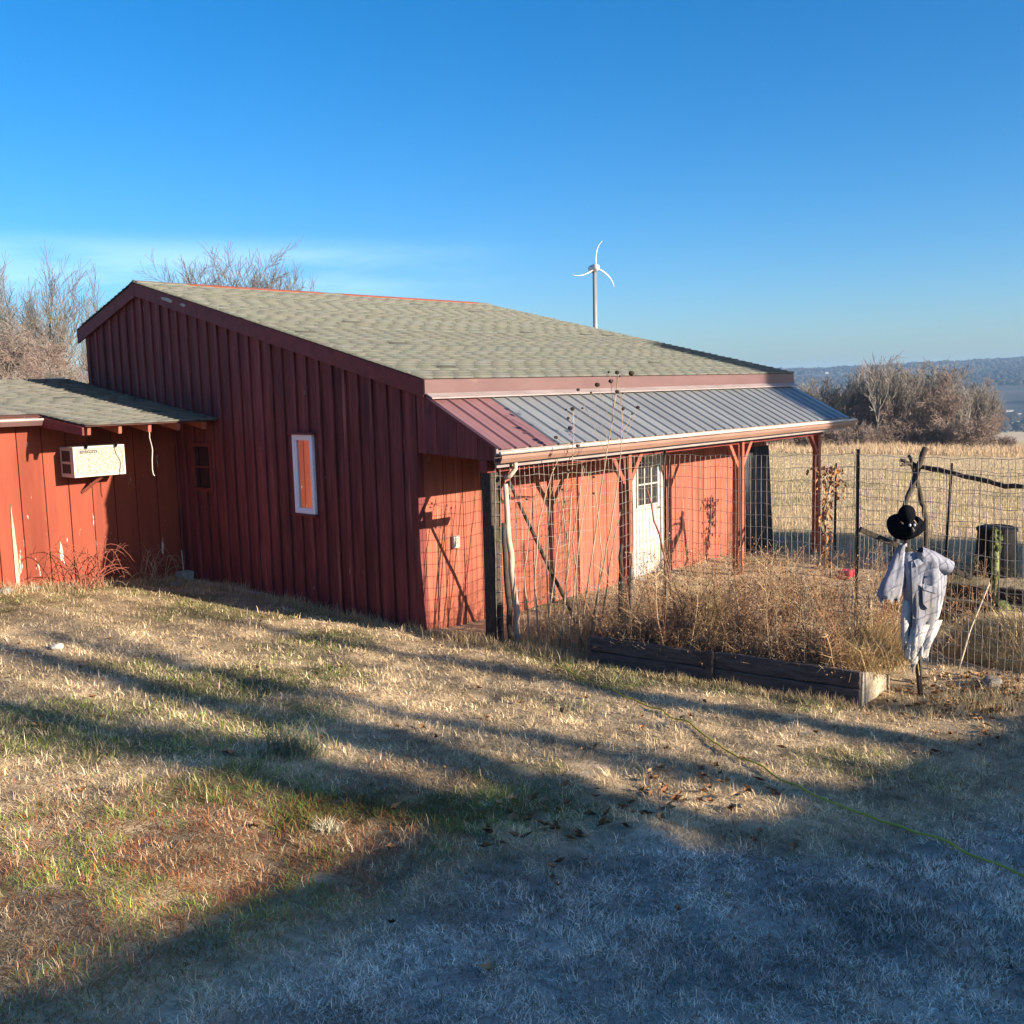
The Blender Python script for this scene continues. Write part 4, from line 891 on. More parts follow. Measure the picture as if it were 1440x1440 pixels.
cloth([(761, 1256, 1266, .02), (775, 1250, 1266, .02), (795, 1243, 1266, .02), (815, 1233, 1266, .02), (832, 1228, 1262, .02), (838, 1232, 1258, .02)], .04, 'sleeve', 'shirt', .05, .01, 18, 1.0)
m = MB(); pts = [sp(1284, 777, .01), sp(1300, 784, .012), sp(1314, 791, .014), sp(1327, 797, .015)]
m.tube(pts, [.07, .075, .068, .062], 12, cap=False).build('sleeve', M['shirt'], scw, smooth=True)
cloth([(885, 1274, 1290, .04), (900, 1268, 1284, .05), (915, 1266, 1280, .05), (922, 1267, 1276, .05)], .03, 'torn_cloth', 'rag', .06, .014, 16, 2.0)
cloth([(868, 1296, 1316, .03), (885, 1290, 1309, .04), (900, 1284, 1302, .05), (915, 1284, 1298, .05), (924, 1290, 1297, .05)], .03, 'torn_cloth', 'rag', .06, .014, 16, .5)
cloth([(872, 1276, 1300, .05), (890, 1272, 1292, .06), (912, 1270, 1284, .06), (932, 1274, 1280, .06)], .02, 'torn_cloth', 'rag', .07, .016, 14, 3.0)
cloth([(840, 1262, 1275, .03), (865, 1262, 1274, .03), (890, 1262, 1271, .03), (906, 1264, 1269, .03)], .02, 'torn_cloth', 'rag', .06, .012, 12, 1.0)
cloth([(815, 1311, 1324, -.03), (840, 1308, 1322, -.03), (865, 1304, 1317, -.03), (880, 1300, 1310, -.03)], .03, 'torn_cloth', 'rag', .05, .012, 14, .2)
cloth([(822, 1232, 1262, .02), (832, 1233, 1243, .02), (838, 1234, 1240, .02)], .03, 'torn_cuff', 'rag', .05, .010, 12, .2)
pk = MB().prism([sp(1285, 818, .082), sp(1305, 824, .076), sp(1303, 846, .074), sp(1294, 851, .078), sp(1286, 842, .082)], sf * .008).build('pocket', M['shirt'], sh)
MB().prism([sp(1284, 815, .092), sp(1306, 821, .086), sp(1304, 829, .086), sp(1286, 823, .092)], sf * .006).build('pocket_flap', M['shirt'], pk)
for py in (798, 828, 845): MB().ball(sp(1276 + (py - 798) * .03, py, .072), .009, 8, 6).build('button', M['dark'], sh)
MB().prism([sp(1270, 785, .07), sp(1278, 783, .075), sp(1281, 862, .075), sp(1274, 864, .07)], sf * .006).build('placket', M['shirt'], sh)
MB().prism([sp(1273, 783, .07), sp(1297, 775, .055), sp(1299, 781, .07), sp(1276, 792, .085)], sf * .01).build('collar', M['shirt'], sh)

# ------------------------------------------------------------------ things in the far part of the garden
b_ = (6.98, -3.83); bz = h1(*b_)
t = thing('compost_bin', (b_[0], b_[1], bz), 'black plastic compost bin with a flat lid in the garden', 'bin')
m = MB().tube([(b_[0], b_[1], bz - .01), (b_[0], b_[1], bz + .30), (b_[0], b_[1], bz + .60)], [.275, .26, .24], 16, True); m.build('body', M['bin'], t)
for z_ in (.2, .42): MB().tube([(b_[0], b_[1], bz + z_), (b_[0], b_[1], bz + z_ + .02)], [.274 - .05 * z_, .274 - .05 * z_], 16).build('rib', M['bin'], t)
MB().tube([(b_[0], b_[1], bz + .60), (b_[0], b_[1], bz + .64), (b_[0], b_[1], bz + .665)], [.258, .258, .20], 16).build('lid', M['bin'], t)
t = thing('mossy_post', (4.79, -4.47, h1(4.79, -4.47)), 'short weathered post covered in green moss', 'post')
polem = [(4.79, -4.47, h1(4.79, -4.47) - .05), (4.80, -4.47, .35), (4.78, -4.46, .60), (4.79, -4.46, .88)]
MB().tube(polem, [.045, .04, .05, .035], 8).build('post', M['lichen'], t, smooth=True)
for k in range(46):
    z = rnd.choice((rnd.uniform(.50, .90), rnd.uniform(.50, .90), rnd.uniform(.02, .5))); a_ = rnd.uniform(0, 6.28); r = rnd.uniform(.018, .04) * (1.0 if z > .5 else .7); o_ = .035 if z > .5 else .028
    q = MB().ball((4.79 + o_ * math.cos(a_), -4.47 + o_ * math.sin(a_), z), r, 7, 5, (1, 1, 1.4)); q.v = [tuple(np.array(v) + np.array([rnd.uniform(-.008, .008) for _ in range(3)])) for v in q.v]; q.build('moss', M['moss'], t)
t = thing('raised_garden_bed', (3.85, -4.6, 0), 'dark low timber bed in front of the mossy post', 'garden bed')
for (x0, y0, x1, y1) in ((3.80, -3.6, 3.83, -6.6), (4.25, -3.6, 4.3, -6.6), (5.3, -3.4, 5.35, -6.6)):
    g_ = h1(x0, y0); bevel(MB().beam((x0, y0, g_ + .07), (x1, y1, g_ + .07), .07, .19).build('timber', M['pole'], t), .01, 1)
rock((4.05, -4.75, .16), .12, 'mossy green clump on the dark timber bed', mt='moss')
t = bevel(MB().box((5.6, -2.35, h1(5.6, -2.3)), (5.85, -2.2, h1(5.6, -2.3) + .10)).build('red_tag', mat('red_plastic', (.5, .03, .05), None, rough=.5)), .01)
tag(t, 'small red plastic marker among the weeds by the porch end', 'marker')

# ------------------------------------------------------------------ yellow garden hose
hp = []
for (px, py) in ((1640, 1345), (1560, 1300), (1440, 1231), (1350, 1195), (1270, 1160), (1205, 1143), (1150, 1120), (1095, 1092), (1040, 1062), (985, 1028), (930, 996), (880, 978), (845, 963), (815, 948), (778, 934)):
    z = 0.2
    for _ in range(25):
        d = ROT @ np.array((px - 720.0, py - 720.0, 1440.0)); q = CAM + d * ((z - CAM[2]) / d[2]); z = h1(q[0], q[1]) + .028
    hp.append(q)
fine = []
for i in range(len(hp) - 1):
    for k in range(8):
        t_ = k / 8; p = hp[i] * (1 - t_) + hp[i + 1] * t_; s_ = i * 8 + k
        p = p + np.array((.007 * math.sin(s_ * .55), .006 * math.sin(s_ * .37 + 1), 0)); p[2] = h1(p[0], p[1]) + .024 + .085 * (float(fbm(p[0:1] * 3.6, p[1:2] * 3.6, 21, 3)[0]) - .5); fine.append(p)
tag(MB().tube(fine, .0070, 7).build('garden_hose', M['cord'], smooth=True), 'thin yellow hose snaking across the lawn', 'hose')

# ------------------------------------------------------------------ dry plants
def blades(n, pts, length, width, lean, colors, seed, curl=.5, yaw=None, flat=.6):
    """curved blades with 5 vertices, 3 faces each"""
    r = np.random.default_rng(seed); a = r.uniform(0, 2 * PI, n) if yaw is None else yaw
    d = np.stack([np.cos(a), np.sin(a), np.zeros(n)], -1); s = np.stack([-np.sin(a), np.cos(a), np.zeros(n)], -1)
    tw = r.uniform(-.7, .7, n)[:, None]; s = s * np.cos(tw) + d * np.sin(tw) * .6; L = length[:, None]; w = (width / 2)[:, None]; le = lean[:, None]
    mid = pts + (d * np.sin(le * flat) + np.array((0, 0, 1)) * np.cos(le * flat)) * L * .5
    le2 = np.clip(le * (1 + curl * r.uniform(0, 1, n)[:, None]), 0, 1.8)
    d = d * np.cos(tw * 1.1) + np.stack([-d[:, 1], d[:, 0], d[:, 2]], -1) * np.sin(tw * 1.1)
    tip = mid + (d * np.sin(le2) + np.array((0, 0, 1)) * np.cos(le2)) * L * .5
    V = np.stack([pts - s * w, pts + s * w, mid + s * w * .8, mid - s * w * .8, tip], 1).reshape(-1, 3)
    b = (np.arange(n) * 5)[:, None]
    C_ = np.repeat(colors, 5, axis=0)
    return V, b + np.array([[0, 1, 2, 3]]), b + np.array([[3, 2, 4]]), C_
def lawn():
    # candidates in polar coordinates round the camera: density falls with distance
    N = 520000
    az = rng.uniform(math.radians(8), math.radians(79), N)
    u = rng.random(N); r0, r1 = 2.0, 15.5
    rr = r0 * (r1 / r0) ** (u ** .80)
    x = CAM[0] + rr * np.cos(az); y = CAM[1] + rr * np.sin(az)
    keep = ~((x > -.04) & (y > -1.0)) & (y < AY - .02)
    inb = ((x - P0[0]) * bnv[0] + (y - P0[1]) * bnv[1] > .0) & (y < -2.2) & (y > -4.8)
    keep &= ~inb & (x < 2.2)
    n1 = fbm(x * .9 + 5, y * .9, 31, 4); n2 = fbm(x * 2.3, y * 2.3 + 9, 41, 3); n3 = fbm(x * .55 + 2, y * .55 + 7, 51, 3); n4 = fbm(x * 6, y * 6, 61, 2)
    keep &= (n4 + .25 * n2) > .34
    n5 = fbm(x * 11, y * 11, 91, 2)
    x, y, rr, n1, n2, n3, n5 = (q[keep] for q in (x, y, rr, n1, n2, n3, n5)); n = len(x)
    fr = np.clip((frost_line(x) - y) / .55 + .35 * (n2 - .5) * 2, 0, 1)
    straw = np.array((.62, .465, .27)); pale = np.array((.84, .675, .44)); green = np.array((.20, .25, .06)); rust = np.array((.44, .19, .085)); dark = np.array((.22, .165, .095)); frost = np.array((.93, .83, .70)); fgr = np.array((.46, .36, .25))
    q = rng.random(n)
    near = np.clip((7.5 - rr) / 3, 0, 1)
    patch = np.clip(1.25 * np.exp(-(((x + 5.0) / 1.25) ** 2 + ((y + 4.1) / .85) ** 2)), 0, 1); pg = np.clip((n1 - .55) * 4.0, 0, .6) * (.45 + .55 * near) + .55 * patch * (n2 > .5); pr = np.clip((n3 - .56) * 4, 0, .4) * near * (n2 > .42) + .60 * patch * (n2 <= .5)
    c = np.where((q < .30)[:, None], pale, straw); c = np.where((q > .86)[:, None], dark, c)
    q2 = rng.random(n); c = np.where((q2 < pg)[:, None], green * (1 + .8 * (n2[:, None] - .3)), c); c = np.where(((q2 > pg) & (q2 < pg + pr))[:, None], rust, c)
    fcol = np.where((rng.random(n) < .52)[:, None], frost, np.where((rng.random(n) < .5)[:, None], fgr, dark * .7))
    c = c * (1 - fr[:, None]) + fcol * fr[:, None]
    c = c * (rng.uniform(.55, 1.22, n) * np.clip(.55 + .9 * n2, .6, 1.2) * np.clip(.25 + 1.55 * n5, .45, 1.3))[:, None]
    tall = np.clip((n1 - .35) * 2, .35, 1.25)
    L = rng.uniform(.030, .080, n) * (.65 + .6 * tall) * (1 - .25 * fr); W = rng.uniform(.0022, .0042, n) * np.clip(rr / 4.5, .75, 2.2)
    lean = np.where(rng.random(n) < .14, np.abs(rng.normal(.6, .3, n)), np.clip(rng.normal(1.36, .16, n), .8, 1.62)); lean = np.where((q2 < pg), lean * .75, lean); L = L * np.clip(.5 + n5, .6, 1.35)
    P = np.stack([x, y, hz(x, y) + .085 * (fbm(x * 3.6, y * 3.6, 21, 3) - .5) * np.clip(1 - np.hypot(x + 2, y + 2) / 25, 0, 1) - .004], -1)
    V, F4, F3, C_ = blades(n, P, L, W, lean, c, 71, curl=.35, flat=.78)
    return mesh_np('lawn_grass', V, [F4, F3], C_)
tag(obj('lawn_grass', lawn(), M['blade']), 'matted winter grass, straw coloured in sun and frosted in shade', 'grass', kind='stuff')
def edge_grass():       # longer straw left uncut along walls, posts and planks
    X = []; Y = []
    def line(a, b, n, w): 
        t_ = rng.random(n); X.append(a[0] + (b[0] - a[0]) * t_ + rng.normal(0, w, n)); Y.append(a[1] + (b[1] - a[1]) * t_ + rng.normal(0, w, n))
    line((-.16, 0), (-.16, 4.2), 3600, .07); line((-.1, -.2), (-.1, -1.2), 900, .08); line((-2.6, 4.72), (-.3, 4.5), 2200, .10); line((-.3, 4.3), (-.4, 3.6), 800, .12)
    line(P0 - bnv * .12, P1 - bnv * .14, 2600, .06); line((-.1, -1.3), (.1, -2.2), 1300, .12); line((.2, -5.1), (1.2, -5.5), 1100, .16); line((1.2, -5.5), (2.2, -6.6), 1200, .25)
    line((0, -1.15), (3, -1.2), 3200, .18); line((.3, -1.5), (1.6, -2.1), 2600, .25)
    x, y = np.concatenate(X), np.concatenate(Y); ok = ~((x > -.06) & (y > -.03)); x, y = x[ok], y[ok]; n = len(x)
    cl = fbm(x * 4, y * 4, 3, 2); c = np.where((rng.random(n) < .5)[:, None], np.array((.70, .56, .34)), np.array((.52, .37, .20))) * rng.uniform(.6, 1.15, n)[:, None]
    c = np.where((rng.random(n) < .07)[:, None], np.array((.14, .17, .05)), c)
    V, F4, F3, C_ = blades(n, np.stack([x, y, hz(x, y) - .01], -1), rng.uniform(.06, .20, n) * (.35 + cl) * np.where((y < -2.1) & (y > -5.3), .62, 1.0), rng.uniform(.0035, .007, n), np.abs(rng.normal(.7, .35, n)), c, 72)
    return mesh_np('uncut_straw', V, [F4, F3], C_)
tag(obj('uncut_straw', edge_grass(), M['blade']), 'longer pale straw along the wall foot and planks', 'grass', kind='stuff')
def tuft(name, x, y, n, L, label, c1, c2, zb=None, lean=.75, wid=.005, spr=.06):
    xx = x + rng.normal(0, spr, n); yy = y + rng.normal(0, spr, n); c = np.where((rng.random(n) < .6)[:, None], np.array(c1), np.array(c2)) * rng.uniform(.7, 1.2, n)[:, None]
    z = hz(xx, yy) if zb is None else np.full(n, zb)
    V, F4, F3, C_ = blades(n, np.stack([xx, yy, z - .01], -1) - np.array((x, y, 0)), rng.uniform(.5, 1, n) * L, np.full(n, wid), np.abs(rng.normal(lean, .3, n)), c, int(x * 100 + 700) & 1023, curl=.9)
    o = obj(name, mesh_np(name, V, [F4, F3], C_), M['blade']); o.location = (x, y, 0); return tag(o, label, 'grass tuft')
tuft('grass_tuft', -3.90, -2.95, 420, .26, 'clump of long grey green grass on the open lawn', (.20, .23, .12), (.40, .38, .26), wid=.006, spr=.10)
tuft('grass_tuft', 1.30, -2.75, 900, .75, 'fountain of pale dry grass in the garden bed', (.78, .64, .40), (.62, .47, .26), zb=.2, lean=.8, wid=.006)
tuft('grass_tuft', .82, -4.60, 1300, .50, 'straw coloured grass spilling over the end of the bed', (.72, .55, .30), (.54, .38, .19), zb=.20, lean=.95, wid=.006, spr=.13)
tuft('grass_tuft', 1.15, -4.55, 900, .60, 'dry grass clump behind the scarecrow post', (.60, .43, .22), (.46, .32, .16), zb=.15, lean=.6, wid=.006, spr=.12)
tuft('grass_tuft', -4.55, -4.15, 240, .12, 'small bleached white grass clump on the mossy lawn', (.62, .55, .38), (.50, .44, .30), lean=1.0, wid=.007, spr=.03)
def straw_heap():
    n = 9000; a = rng.uniform(0, 2 * PI, n); r = np.sqrt(rng.random(n)); lx = .55 * r * np.cos(a); ly = .95 * r * np.sin(a); hgt = .34 * np.clip(1 - r ** 2, 0, 1)
    x = 2.75 + lx; y = -5.55 + ly; c = np.where((rng.random(n) < .6)[:, None], np.array((.76, .61, .35)), np.array((.62, .46, .24))) * rng.uniform(.75, 1.15, n)[:, None]
    P = np.stack([x, y, hz(x, y) + hgt], -1)
    V, F4, F3, C_ = blades(n, P, rng.uniform(.10, .26, n), np.full(n, .006), np.abs(rng.normal(1.0, .35, n)), c, 77); return mesh_np('straw_heap', V, [F4, F3], C_)
sh_ = tag(obj('straw_heap', straw_heap(), M['blade']), 'mound of pale straw behind the wire fence', 'straw', kind='stuff')
q = MB().ball((2.75, -5.55, h1(2.75, -5.55) - .02), 1.0, 18, 10, (.56, .96, .33)).build('packed_core', mat('packed_straw', (.46, .35, .18), (.34, .25, .12), 14, rough=.95, bump=1), sh_, smooth=True)
def weeds(n, sampler, hmin, hmax, seed, pal, name, label, tw=8, seeds=True):
    r = np.random.default_rng(seed); A0 = []; A1 = []; R0 = []; R1 = []; CC = []; LV = []; LC = []
    for i in range(n):
        x, y, z = sampler(r); H = r.uniform(hmin, hmax); p = np.array((x, y, z - .02)); d = np.array((r.normal(0, .16), r.normal(0, .16), 1.0)); d /= np.linalg.norm(d)
        c = np.array(pal[r.integers(len(pal))]) * r.uniform(.6, 1.25); rad = r.uniform(.0022, .0042); k = 5; nodes = [p]
        for j in range(k):
            d = d + r.normal(0, .10, 3); d /= np.linalg.norm(d); q = nodes[-1] + d * H / k
            A0.append(nodes[-1]); A1.append(q); R0.append(rad * (1 - .13 * j)); R1.append(rad * (1 - .13 * (j + 1))); CC.append(c); nodes.append(q)
        for j in range(tw):
            t_ = r.uniform(.18, 1) * k * .999; b = int(t_); pp = nodes[b] + (nodes[b + 1] - nodes[b]) * (t_ - b); a = r.uniform(0, 2 * PI)
            e = pp + np.array((math.cos(a), math.sin(a), r.uniform(.1, 1.1))) * r.uniform(.04, .14)
            A0.append(pp); A1.append(e); R0.append(rad * .55); R1.append(rad * .35); CC.append(c * r.uniform(.8, 1.1))
            for _ in range(r.integers(1, 4)):        # crumpled leaves and seed heads
                o = e + r.normal(0, .018, 3); s_ = r.uniform(.004, .012); f1 = r.normal(0, 1, 3); f1 /= np.linalg.norm(f1); f2 = np.cross(f1, r.normal(0, 1, 3)); f2 /= np.linalg.norm(f2) + 1e-9
                LV += [o - f1 * s_, o + f2 * s_ * .6, o + f1 * s_ + np.array((0, 0, -s_ * .4)), o - f2 * s_ * .6]
                lc = np.array(pal[r.integers(len(pal))]) * r.uniform(.35, .9); LC += [lc] * 4
    V, F = segs(A0, A1, R0, R1, 3); C1 = np.repeat(np.array(CC), 6, axis=0); LV = np.array(LV); nL = len(LV) // 4
    FL = (np.arange(nL) * 4)[:, None] + np.array([[0, 1, 2, 3]]) + len(V)
    return tag(obj(name, mesh_np(name, np.vstack([V, LV]), [F, FL], np.vstack([C1, np.array(LC)])), M['leaf']), label, 'weeds', kind='stuff')
brown = [(.46, .24, .12), (.38, .18, .09), (.54, .34, .18), (.68, .51, .31), (.11, .065, .045), (.50, .29, .15), (.15, .09, .06)]
def inbed(r):
    a = r.random() * .98 + .01; b = .05 + 2.0 * r.random() ** 1.25; a = a + .05 * math.sin(a * 31) ; p = bedpt(min(max(a, .01), .99), b); return p[0], p[1], h1(p[0], p[1]) + .18
weeds(420, inbed, .36, 1.0, 5, brown, 'dry_weeds', 'thick stand of dead reddish brown weeds filling the raised bed', 10)
def infront(r): p = bedpt(r.random() * .97 + .015, .05 + .5 * r.random()); return p[0], p[1], h1(p[0], p[1]) + .12
weeds(330, infront, .12, .36, 15, brown, 'dry_weeds', 'low rusty dead growth along the front plank of the raised bed', 8)
def inpatch(r): x = r.uniform(.15, 2.6); y = -1.25 - r.random() ** 1.3 * .85; return x, y, h1(x, y)
weeds(170, inpatch, .2, .62, 6, [(.60, .45, .27), (.44, .30, .17), (.68, .53, .33)], 'dry_weeds', 'straw coloured dead weeds between the porch and the raised bed', 8)
def ingarden(r): x = r.uniform(1.9, 4.0); y = r.uniform(-4.9, -2.2); return x, y, h1(x, y)
weeds(240, ingarden, .25, .8, 8, brown + [(.2, .18, .13)], 'dry_weeds', 'sparser dead weeds inside the fenced garden', 9)
def infar(r): x = r.uniform(4.2, 7.4); y = r.uniform(-6.2, -1.3); return x, y, h1(x, y)
weeds(170, infar, .12, .5, 9, [(.16, .12, .08), (.26, .19, .11), (.12, .12, .05)], 'dry_weeds', 'low dark dead growth in the back of the garden', 7)
# tall seed head stalks
def stalk(pts_px, depth, heads, label, side=()):
    p0 = None; P = [place(px, py, depth) for (px, py) in pts_px]; x, y = float(P[0][0]), float(P[0][1]); P[0] = np.array((x, y, h1(x, y) - .02))
    t = thing('seed_head_stalk', (x, y, h1(x, y)), label, 'dry stalk', 'tall seed head stalks by the fence'); m = MB()
    fine = []
    for i in range(len(P) - 1):
        for k in range(4): fine.append(P[i] * (1 - k / 4) + P[i + 1] * k / 4 + np.array([rnd.uniform(-.008, .008) for _ in range(3)]))
    fine.append(P[-1]); m.tube(fine, list(np.linspace(.010, .004, len(fine))), 5); m.build('stem', M['stem'], t, smooth=True)
    for (hx, hy, s, bt) in heads:
        e = place(hx, hy, depth + rnd.uniform(-.1, .1)); b = fine[int(bt * (len(fine) - 1))]
        br = MB().tube([b, (b + e) / 2 + np.array((0, 0, -.02)), e], [.004, .003, .0025], 4).build('branch', M['stem'], t)
        q = MB().ball(e, .024 * s, 9, 7, (1, 1, .8)); q.v = [tuple(np.array(v) + np.array([rnd.uniform(-.003, .003) for _ in range(3)])) for v in q.v]; q.build('seed_head', M['seed'], br)
stalk([(812, 905), (830, 800), (845, 690), (856, 620), (870, 526)], 10.55, [(868, 524, 1.0, .97), (888, 525, 1.25, .82), (859, 536, 1.1, .92), (840, 541, 1.2, .86), (813, 548, .8, .70), (868, 551, 1.0, .9), (831, 552, .5, .8), (856, 523, .6, .98), (876, 553, .5, .85)], 'tallest dry stalk with many round dark seed heads by the fence')
stalk([(790, 910), (798, 800), (803, 700), (805, 640), (806, 578)], 10.5, [(805, 575, 1.0, .98), (802, 602, 1.1, .9), (799, 588, .7, .95), (782, 615, .9, .82), (819, 574, .5, .95), (812, 627, .8, .8), (796, 576, .5, .97)], 'dry stalk with small dark seed heads hanging in front of the gutter')
stalk([(826, 905), (850, 790), (866, 700), (872, 640), (876, 576)], 10.7, [(876, 575, .9, .98), (897, 573, .9, .85), (889, 582, .5, .9), (871, 529, .5, .99)], 'slender dry stalk leaning toward the porch post')
stalk([(760, 915), (752, 820), (757, 740), (768, 690), (785, 645)], 10.4, [(840, 645, .7, .95), (790, 650, .6, .98), (775, 660, .5, .95)], 'crooked dry stalk near the branch post')
for i, (a, b, c_) in enumerate((((800, 910), (812, 780), (828, 665)), ((775, 912), (768, 790), (775, 668)), ((835, 900), (846, 780), (836, 690)), ((745, 915), (738, 800), (748, 700)), ((818, 905), (806, 760), (820, 655)), ((786, 908), (800, 790), (788, 690)), ((768, 913), (782, 780), (800, 660)), ((842, 896), (856, 800), (872, 720)))):
    stalk([a, b, c_], rnd.uniform(10.35, 10.75), [(c_[0] + rnd.uniform(-8, 8), c_[1] + rnd.uniform(-3, 8), .55, .97)], 'leafless thin dry stalk standing with the tall seed head stalks')
# dead vine on the end porch post
vn = thing('dead_vine', (6.9, -1.35, h1(6.9, -1.35)), 'dead vine with curled tan leaves hanging beside the end porch post', 'vine')
vd = 14.6; path = [at(1167, 830, vd), at(1160, 800, vd), at(1163, 760, vd), at(1158, 720, vd), at(1166, 690, vd), at(1172, 665, vd), at(1160, 655, vd), at(1148, 668, vd)]
MB().tube(path, [.02, .02, .018, .016, .014, .01, .008, .006], 6).build('vine_stem', M['stem'], vn, smooth=True)
m = MB()
LVs = []; LFs = []; LCs = []
def curled(o, s, c):
    f1 = np.array((rnd.gauss(0, .5), rnd.gauss(0, .5), -1.0)); f1 /= np.linalg.norm(f1); f2 = np.cross(f1, (rnd.gauss(0, 1), rnd.gauss(0, 1), .1)); f2 /= np.linalg.norm(f2); f3 = np.cross(f1, f2); b = len(LVs)
    for (u_, v_, w_2) in ((0, 0, 0), (.35, .35, .2), (.75, .22, .3), (1, 0, .1), (.75, -.22, .3), (.35, -.35, .2), (.5, 0, -.05)): LVs.append(o + f1 * s * u_ + f2 * s * v_ + f3 * s * w_2)
    for k in range(6): LFs.append((b + 6, b + k, b + (k + 1) % 6))
    LCs.extend([c] * 7)
for i in range(330):
    t_ = rnd.random() ** 1.25; k = min(int(t_ * 6), 6); p = path[k] * (1 - (t_ * 6 - k)) + path[k + 1] * (t_ * 6 - k) if k < 7 else path[-1]
    w = .045 if t_ < .6 else .10
    c = np.array(rnd.choice(((.34, .15, .06), (.27, .115, .05), (.44, .23, .10), (.15, .07, .04)))) * rnd.uniform(.7, 1.15)
    curled(p + np.array((rnd.gauss(0, w), rnd.gauss(0, w), rnd.gauss(0, .03))), rnd.uniform(.04, .085), c)
o = obj('curled_leaves', mesh_np('curled_leaves', np.array(LVs) - wloc(vn), [np.array(LFs)], np.array(LCs)), M['leaf'], vn); o['kind'] = 'stuff'
# fallen leaves
LVs = []; LFs = []; LCs = []
def fallen(n, fx, fy):
    for i in range(n):
        x, y = fx(), fy(); s = rnd.uniform(.018, .038); a = rnd.uniform(0, 6.28); c = np.array(rnd.choice(((.30, .125, .05), (.36, .19, .085), (.22, .11, .055), (.42, .28, .15)))) * rnd.uniform(.7, 1.15); b = len(LVs); z = h1(x, y) + .085 * (float(fbm(np.array([x]) * 3.6, np.array([y]) * 3.6, 21, 3)[0]) - .5) + rnd.uniform(.015, .035); tl = rnd.uniform(-.5, .5)
        for k in range(8):
            t_ = a + 2 * PI * k / 8; r_ = s * (1.0 if k % 2 == 0 else .55) * (1.35 if k % 4 == 0 else .8); LVs.append((x + r_ * math.cos(t_), y + r_ * math.sin(t_), z + tl * r_ * math.cos(t_) + rnd.uniform(0, .022)))
        LVs.append((x, y, z - .005))
        for k in range(8): LFs.append((b + 8, b + k, b + (k + 1) % 8))
        LCs.extend([c] * 9)
fallen(260, lambda: rnd.gauss(1.3, .6), lambda: rnd.gauss(-5.45, .3)); fallen(90, lambda: rnd.uniform(-6, 0), lambda: rnd.uniform(-6, 3)); fallen(45, lambda: rnd.gauss(-3.6, .35), lambda: rnd.gauss(-4.9, .25)); fallen(40, lambda: rnd.gauss(-2.6, .3), lambda: rnd.gauss(-5.0, .2))
tag(obj('fallen_leaves', mesh_np('fallen_leaves', np.array(LVs), [np.array(LFs)], np.array(LCs)), M['leaf']), 'scattered brown oak leaves on the grass', 'leaves', kind='stuff')
# the field: short tan stubble and a fringe of tall pale grass at its far edge
def field_grass():
    n = 150000; az_ = rng.uniform(math.radians(5), math.radians(45), n); r = 15 * (130 / 15) ** rng.random(n); x = CAM[0] + r * np.cos(az_); y = CAM[1] + r * np.sin(az_); k = (x > 8.3); x, y, r = x[k], y[k], r[k]; n = len(x)
    c = np.where((rng.random(n) < .6)[:, None], np.array((.62, .48, .29)), np.array((.48, .36, .20))) * rng.uniform(.8, 1.15, n)[:, None]; c = np.where((fbm(x * .25, y * .25, 5, 3) > .6)[:, None] & (rng.random(n) < .4)[:, None], np.array((.2, .2, .08)), c)
    V, F4, F3, C_ = blades(n, np.stack([x, y, hz(x, y) - .02], -1), rng.uniform(.07, .17, n), .003 + r * .00035, np.abs(rng.normal(.6, .35, n)), c, 81)
    m2 = 34000; a2 = rng.uniform(math.radians(6), math.radians(32), m2); r2 = 122 - 26 * rng.random(m2) ** 1.6; x2 = CAM[0] + r2 * np.cos(a2); y2 = CAM[1] + r2 * np.sin(a2)
    cl = fbm(x2 * .3, y2 * .3, 6, 3); c2 = np.where((rng.random(m2) < .6)[:, None], np.array((.62, .47, .30)), np.array((.48, .33, .20))) * rng.uniform(.75, 1.15, m2)[:, None]
    V2, G4, G3, D_ = blades(m2, np.stack([x2, y2, hz(x2, y2) - .05], -1), rng.uniform(.25, 1.0, m2) * np.clip(cl * 3.2 - .9, .12, 1.5), np.full(m2, .05), np.abs(rng.normal(.45, .3, m2)), c2, 82)
    o_ = len(V); return mesh_np('field_grass', np.vstack([V, V2]), [np.vstack([F4, G4 + o_]), np.vstack([F3, G3 + o_])], np.vstack([C_, D_]))
tag(obj('field_grass', field_grass(), M['blade']), 'dry tan grass of the sloping field', 'grass', kind='stuff')

# ------------------------------------------------------------------ what stands behind the photographer and casts the long shadows
hs = thing('farm_house', (-6, -18, .9), 'low pale farm house shading the near lawn', 'house')
def block(a, b, dep, zt, rise):
    a = np.array((*a, 0.0)); b = np.array((*b, 0.0)); d = (b - a) / np.linalg.norm(b - a); n = np.array((d[1], -d[0], 0)); n = n if n[1] < 0 else -n
    e = lambda k: np.array((0, 0, k))
    MB().prism([a + d * .4 + n * .35 + e(-.3), b - d * .4 + n * .35 + e(-.3), b - d * .4 + n * dep + e(-.3), a + d * .4 + n * dep + e(-.3)], (0, 0, zt + .3)).build('wall', M['house_wall'], hs)
    MB().prism([a + e(zt), a + n * dep * .5 + e(zt + rise), a + n * (dep + .35) + e(zt), a + n * (dep + .35) + e(zt - .12), a + e(zt - .12)], b - a).build('roof', M['house_roof'], hs)
    for k in (.2, .45, .7):
        w0 = a + (b - a) * k + n * .33; fr_ = MB().prism([w0 + e(1.5), w0 + d * .9 + e(1.5), w0 + d * .9 + e(2.6), w0 + e(2.6)], n * .05).build('window', M['white'], hs)
        MB().prism([w0 - n * .01 + d * .08 + e(1.58), w0 - n * .01 + d * .82 + e(1.58), w0 - n * .01 + d * .82 + e(2.52), w0 - n * .01 + d * .08 + e(2.52)], n * .008).build('pane', M['glass_dark'], fr_)
block((-20, -10.65), (-1.15, -14.72), 8, 3.50, .9); block((-1.3, -14.55), (6.5, -17.4), 7, 3.06, .7)
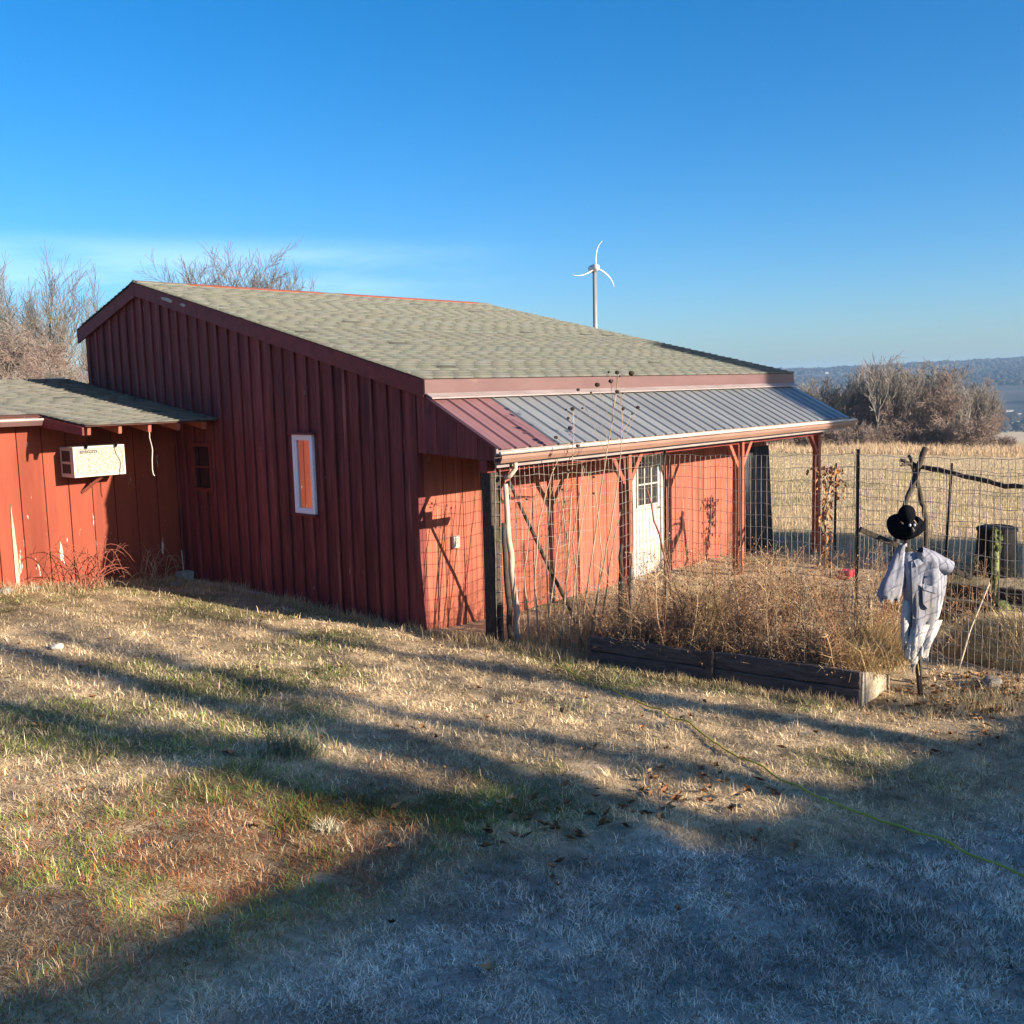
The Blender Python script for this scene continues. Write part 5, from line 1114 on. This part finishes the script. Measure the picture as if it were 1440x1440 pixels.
STR = tree_meshes(31, 19, .56, .010, spread=.42, levels=1, nch=(5,), up=.3, trunk_frac=.3)
ST2 = tree_meshes(33, 17, .31, .010, spread=.40, levels=1, nch=(4,), up=.3, trunk_frac=.3)
ST3 = tree_meshes(36, 11, .24, .010, spread=.5, levels=1, nch=(4,), up=.3, trunk_frac=.3)
for i, (c, y, me, s) in enumerate(((-3.80, -33, STR, .82), (-3.0, -29, ST2, .9), (-2.15, -32, ST2, .92), (-1.35, -30, ST2, .80), (-.55, -27, ST3, .95), (.2, -30, ST3, 1.0), (-5.5, -31, ST2, .9))):
    x = c + .2 * (-4.4 - y); tree('yard_tree', me, (x, y, h1(x, y) - .1), 'tall bare yard tree standing behind the farm house', 'yard trees behind the farm house', i * 1.3, s)
ev = thing('shade_conifer', (11.1, -15, h1(11.1, -15)), 'unseen dark conifer added to cast shade over the porch end', 'tree')  # unseen conifer, added and sized for its shadow on the porch roof end
MB().tube([(11.1, -15, -.6), (11.1, -15, 8.2)], [.25, .05], 8).build('trunk', M['bark'], ev)
n = 15000; z = rng.random(n) ** 1.1 * 7.8 + .6; a = rng.uniform(0, 2 * PI, n); r = (2.5 * (1 - (z - .6) / 8.4) + .12) * np.sqrt(rng.random(n)); cc = np.array((.035, .055, .022)) * rng.uniform(.6, 1.4, n)[:, None]
V, F4, F3, C_ = blades(n, np.stack([r * np.cos(a), r * np.sin(a), z], -1), rng.uniform(.25, .55, n), np.full(n, .12), np.full(n, 1.5), cc, 91, yaw=a)
obj('crown', mesh_np('crown', V, [F4, F3], C_), M['leaf'], ev)

# ------------------------------------------------------------------ air
hzm = bpy.data.materials.new('thin_haze'); hzm.use_nodes = True; nt = hzm.node_tree; nt.nodes.clear()
pv = nt.nodes.new('ShaderNodeVolumePrincipled'); pv.inputs['Color'].default_value = (.40, .66, 1.0, 1); pv.inputs['Density'].default_value = 0.00014; pv.inputs['Anisotropy'].default_value = 0.0
mo = nt.nodes.new('ShaderNodeOutputMaterial'); nt.links.new(pv.outputs[0], mo.inputs['Volume'])
hb = MB().box((-3700, -3720, -160), (3700, 3720, 60)).build('haze', hzm); tag(hb, 'thin blue winter haze over the valley', 'haze', kind='stuff')
